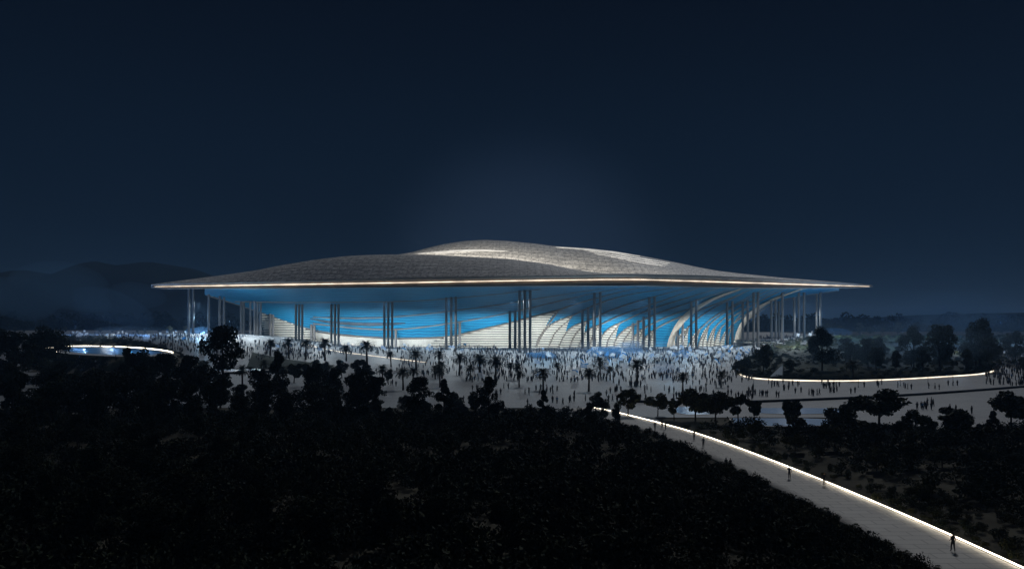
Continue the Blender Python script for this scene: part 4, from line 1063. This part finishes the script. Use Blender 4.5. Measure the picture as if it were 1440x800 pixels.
# ------------------------------------------------------------------ smoke
def blob(name, c, r, seed, m, n=5, lab='', kindg='smoke', grp='blue smoke clouds'):
    rng = np.random.default_rng(seed); import bmesh
    bm = bmesh.new(); bmesh.ops.create_icosphere(bm, subdivisions=4, radius=1)
    ph = rng.uniform(0, 6, (6, 3)); fq = rng.uniform(1.5, 5, (6, 3))
    for v in bm.verts:
        p = np.array(v.co); d = 1 + sum(.09 * math.sin(float(fq[k] @ p + ph[k, 0])) for k in range(6)); v.co = Vector((p * d * np.array(r)).tolist())
    me = bpy.data.meshes.new(name); bm.to_mesh(me); bm.free(); o = link(name, me, None, m); o.location = c
    return tag(o, lab, kindg, grp, 'stuff')
SM = vol_mat('blue_smoke', (.16, .48, .95), .16, .1); SM2 = vol_mat('faint_smoke', (.20, .45, .8), .008, .2); SM3 = vol_mat('thin_smoke', (.18, .46, .9), .05, .2)
def puff(px, py, Y, wpx, hpx, seed, m, lab, grp='blue smoke clouds', dy=.8):
    s = Y / F; blob('smoke', (wx(px, Y), Y, CH + (HY - py) * s), (wpx * s / 2, wpx * s / 2 * dy, hpx * s / 2), seed, m, lab=lab, grp=grp)
puff(763, 503, 425, 46, 19, 1, SM, 'bright blue smoke cloud over the crowd below the tallest columns')
puff(856, 500, 430, 50, 26, 2, SM, 'largest blue smoke cloud, over the crowd in the plaza middle'); puff(885, 492, 440, 44, 26, 3, SM3, 'thin blue smoke trailing right of the largest cloud')
puff(936, 540, 300, 30, 26, 4, SM3, 'square-looking blue smoke patch low over the front crowd'); puff(960, 500, 425, 22, 17, 5, SM, 'round blue smoke cloud at the foot of the left pale pillar')
puff(936, 522, 340, 40, 26, 9, SM3, 'thin blue smoke above the front smoke patch'); puff(283, 470, 540, 44, 22, 6, SM3, 'pale blue smoke under the left end of the roof')
puff(1175, 468, 560, 46, 14, 7, SM3, 'blue smoke over the raised ground right of the stadium')
puff(165, 428, 620, 120, 60, 8, SM2, 'faint blue smoke drifting in the sky behind the left plaza', 'faint drifting smoke'); puff(60, 410, 700, 170, 70, 10, SM2, 'faint dark smoke high at the far left', 'faint drifting smoke')
puff(1330, 440, 600, 130, 60, 11, SM2, 'faint blue smoke over the trees at the right', 'faint drifting smoke'); puff(1400, 460, 560, 120, 50, 12, SM2, 'faint blue smoke at the right border', 'faint drifting smoke')

MIST = vol_mat('crowd_mist', (.55, .75, 1.0), .0042, .1); MIST2 = vol_mat('garden_mist', (.40, .62, .85), .006, .1)
puff(880, 500, 430, 330, 36, 21, MIST, 'pale lit mist lying over the densest part of the crowd', 'low mist', .35)
puff(540, 488, 500, 300, 26, 22, MIST, 'pale lit mist along the foot of the stadium behind the palms', 'low mist', .2)
puff(1270, 480, 350, 380, 64, 23, MIST2, 'bluish mist drifting among the garden trees', 'low mist', .35)
puff(170, 478, 460, 240, 34, 24, MIST2, 'bluish mist over the far left plaza', 'low mist', .35)
# haze: closed box around everything, sky outside
mb = MB(); mb.box((-6050, -350, -4), (6050, 9050, 150)); HZ = vol_mat('haze_air', (.32, .60, 1.0), .00022, .1)
o = mb.build('haze', HZ); tag(o, 'thin night haze filling the air', 'haze', kind='stuff')

# ------------------------------------------------------------------ lights
def point(x, y, z, p, col, r=.5, name='flood_lamp', typ='POINT', **kw):
    l = bpy.data.lights.new(name, typ); l.energy = p; l.color = col
    if typ in ('POINT', 'SPOT'): l.shadow_soft_size = r
    o = bpy.data.objects.new(name, l); COL.objects.link(o); o.location = (x, y, z); return o, l
def aim(o, tgt): o.rotation_euler = (Vector(tgt) - o.location).to_track_quat('-Z', 'Y').to_euler()
def spot(x, y, z, tgt, p, col, ang, blend=.8, r=.4):
    o, l = point(x, y, z, p, col, r, typ='SPOT'); l.spot_size = math.radians(ang); l.spot_blend = blend; aim(o, tgt); return o
COOL = (.88, .96, 1.0); WARM = (1.0, .93, .82)
# floodlights near the ground washing the bowl
for px in (400, 450, 497, 530, 575, 612, 665, 700, 752, 790, 855, 872, 930, 985, 1020):
    Y = float(Ybase(px)) - 24; x = wx(px, Y); spot(x, Y, Tz(x, Y) + 3, (x, Y + 20, 14), 18000, COOL, 165, 1.0)
# weaker blue uplights between the columns, for the outer soffit
for px in np.linspace(420, 1020, 9):
    Y = float(Yedge(px)) + 34; x = wx(px, Y); spot(x, Y, Tz(x, Y) + 3, (x, Y + 30, 38), 1200, (.45, .8, 1.0), 130, 1.0)
# downlights under the eaves onto the plaza
for px in (280, 360, 450, 540, 630, 720, 810, 900, 980, 1060, 1130):
    Y = float(Yedge(px)) + 40; x = wx(px, Y); spot(x, Y, 33, (x, Y - 20, 0), 50000, (.80, .92, 1.0), 140)
# added lamps, hidden in the roof valley, to brighten the rear dome
for px, p in ((590, 14000), (625, 20000), (660, 24000), (700, 26000), (740, 24000), (785, 20000), (830, 15000), (880, 10000), (930, 6000)):
    q = roofP(px, .30); x, Y, zz = map(float, q); spot(x, Y - 4, zz + 7, (wx(px, Y + 70), Y + 70, zz + 16), p, WARM, 110, 1.0)
# added blue lamps above and before the smoke clouds, to make them show
for (px, py, Y, p) in [(763, 492, 415, 9500), (856, 486, 418, 12500), (936, 524, 290, 1100), (960, 491, 416, 7500), (936, 508, 330, 1500), (283, 462, 530, 3500), (1175, 462, 550, 2500)]:
    point(wx(px, Y), Y - 8, CH + (HY - py) * Y / F + 7, p * .75, (.40, .70, 1.0), 1.0, 'smoke_fill_lamp')
# added blue lamps just over the oval pond, to brighten its water
for (k, a_) in ((.45, 2.2), (.3, .8), (.5, 3.6), (.45, 5.4)):
    x, y = pond_ring(PONDS[0], k, 1, a_, a_)[0]; point(x, y, PONDS[0][4] + 1.2, 420, (.45, .75, 1.0), .3, 'pond_fill_lamp')
# festival lamps in the far plazas, plus blue ones added to light the mist
for (px, py, p, c) in [(285, 476, 16000, (.35, .65, 1)), (150, 476, 2500, COOL), (1232, 492, 8000, (.4, .7, 1)), (1350, 500, 5000, COOL), (1112, 490, 14000, COOL), (1175, 476, 9000, (.4, .7, 1)), (330, 474, 9000, COOL), (110, 471, 9000, (.2, .45, 1)), (160, 471, 10000, (.2, .45, 1)), (205, 471, 9000, (.2, .45, 1)), (1200, 478, 5000, (.2, .45, 1)), (1270, 480, 12000, (.25, .5, 1)), (1385, 482, 11000, (.2, .45, 1)), (1425, 484, 6000, (.2, .45, 1)), (1330, 480, 12000, (.2, .45, 1))]:
    x, y = ground_at(px, py); point(x, y, Tz(x, y) + 7, p, c, 2.0)
# moon
l = bpy.data.lights.new('moon', 'SUN'); l.energy = .6; l.angle = math.radians(.5); l.color = (.92, .95, 1.0)
o = bpy.data.objects.new('moon', l); COL.objects.link(o); o.rotation_euler = (math.radians(-48), 0, math.radians(-20))

# world: deep blue night sky, faintly brighter toward the horizon and in the glow behind the stadium
w = bpy.data.worlds.new("World"); scene.world = w; w.use_nodes = True
n, lk = w.node_tree.nodes, w.node_tree.links; bg = n["Background"]
tc = n.new("ShaderNodeTexCoord"); sp = n.new("ShaderNodeSeparateXYZ"); lk.new(tc.outputs["Generated"], sp.inputs[0])
rp = n.new("ShaderNodeValToRGB"); rp.color_ramp.interpolation = 'EASE'; e = rp.color_ramp.elements
e[0].position = 0; e[0].color = (.0032, .0100, .0215, 1); e[1].position = .45; e[1].color = (.0018, .0038, .0100, 1)
x_ = e.new(.16); x_.color = (.0030, .0085, .0200, 1)
lk.new(sp.outputs["Z"], rp.inputs["Fac"])
dp = n.new("ShaderNodeVectorMath"); dp.operation = 'DOT_PRODUCT'; gd = Vector((wx(740, 1), 1, .05)).normalized(); dp.inputs[1].default_value = gd
nz = n.new("ShaderNodeVectorMath"); nz.operation = 'NORMALIZE'; lk.new(tc.outputs["Generated"], nz.inputs[0]); lk.new(nz.outputs[0], dp.inputs[0])
gl = n.new("ShaderNodeMapRange"); gl.interpolation_type = 'SMOOTHSTEP'; gl.inputs[1].default_value = math.cos(math.radians(12.5)); gl.inputs[2].default_value = 1.0; gl.inputs[3].default_value = 0; gl.inputs[4].default_value = 1
lk.new(dp.outputs["Value"], gl.inputs[0])
ad = n.new("ShaderNodeMix"); ad.data_type = 'RGBA'; ad.blend_type = 'ADD'; g2 = n.new('ShaderNodeMath'); g2.operation = 'POWER'; g2.inputs[1].default_value = 1.7; lk.new(gl.outputs[0], g2.inputs[0]); lk.new(g2.outputs[0], ad.inputs["Factor"])
lk.new(rp.outputs["Color"], ad.inputs["A"]); ad.inputs["B"].default_value = (.0085, .0140, .0270, 1)
lk.new(ad.outputs["Result"], bg.inputs["Color"]); bg.inputs["Strength"].default_value = .9

# camera
cam = bpy.data.cameras.new("Camera"); cam.sensor_width = 36; cam.lens = 36 * F / 1440; cam.shift_y = (HY - 400) / 1440; cam.clip_end = 20000; cam.clip_start = .5
o = bpy.data.objects.new("Camera", cam); COL.objects.link(o); o.location = (0, 0, CH); o.rotation_euler = (math.radians(90), 0, 0); scene.camera = o
vs = scene.view_settings; vs.view_transform = 'Standard'; vs.look = 'None'; vs.gamma = 1; vs.exposure = 0
cy = scene.cycles; cy.use_denoising = True; cy.max_bounces = 4; cy.diffuse_bounces = 2; cy.glossy_bounces = 2; cy.volume_bounces = 0; cy.transmission_bounces = 2; cy.sample_clamp_indirect = 2
cy.use_light_tree = True
print('TREES', n if isinstance(n, int) else '', 'people', cnt, 'shrubs', len(vis), 'rest', len(rest))
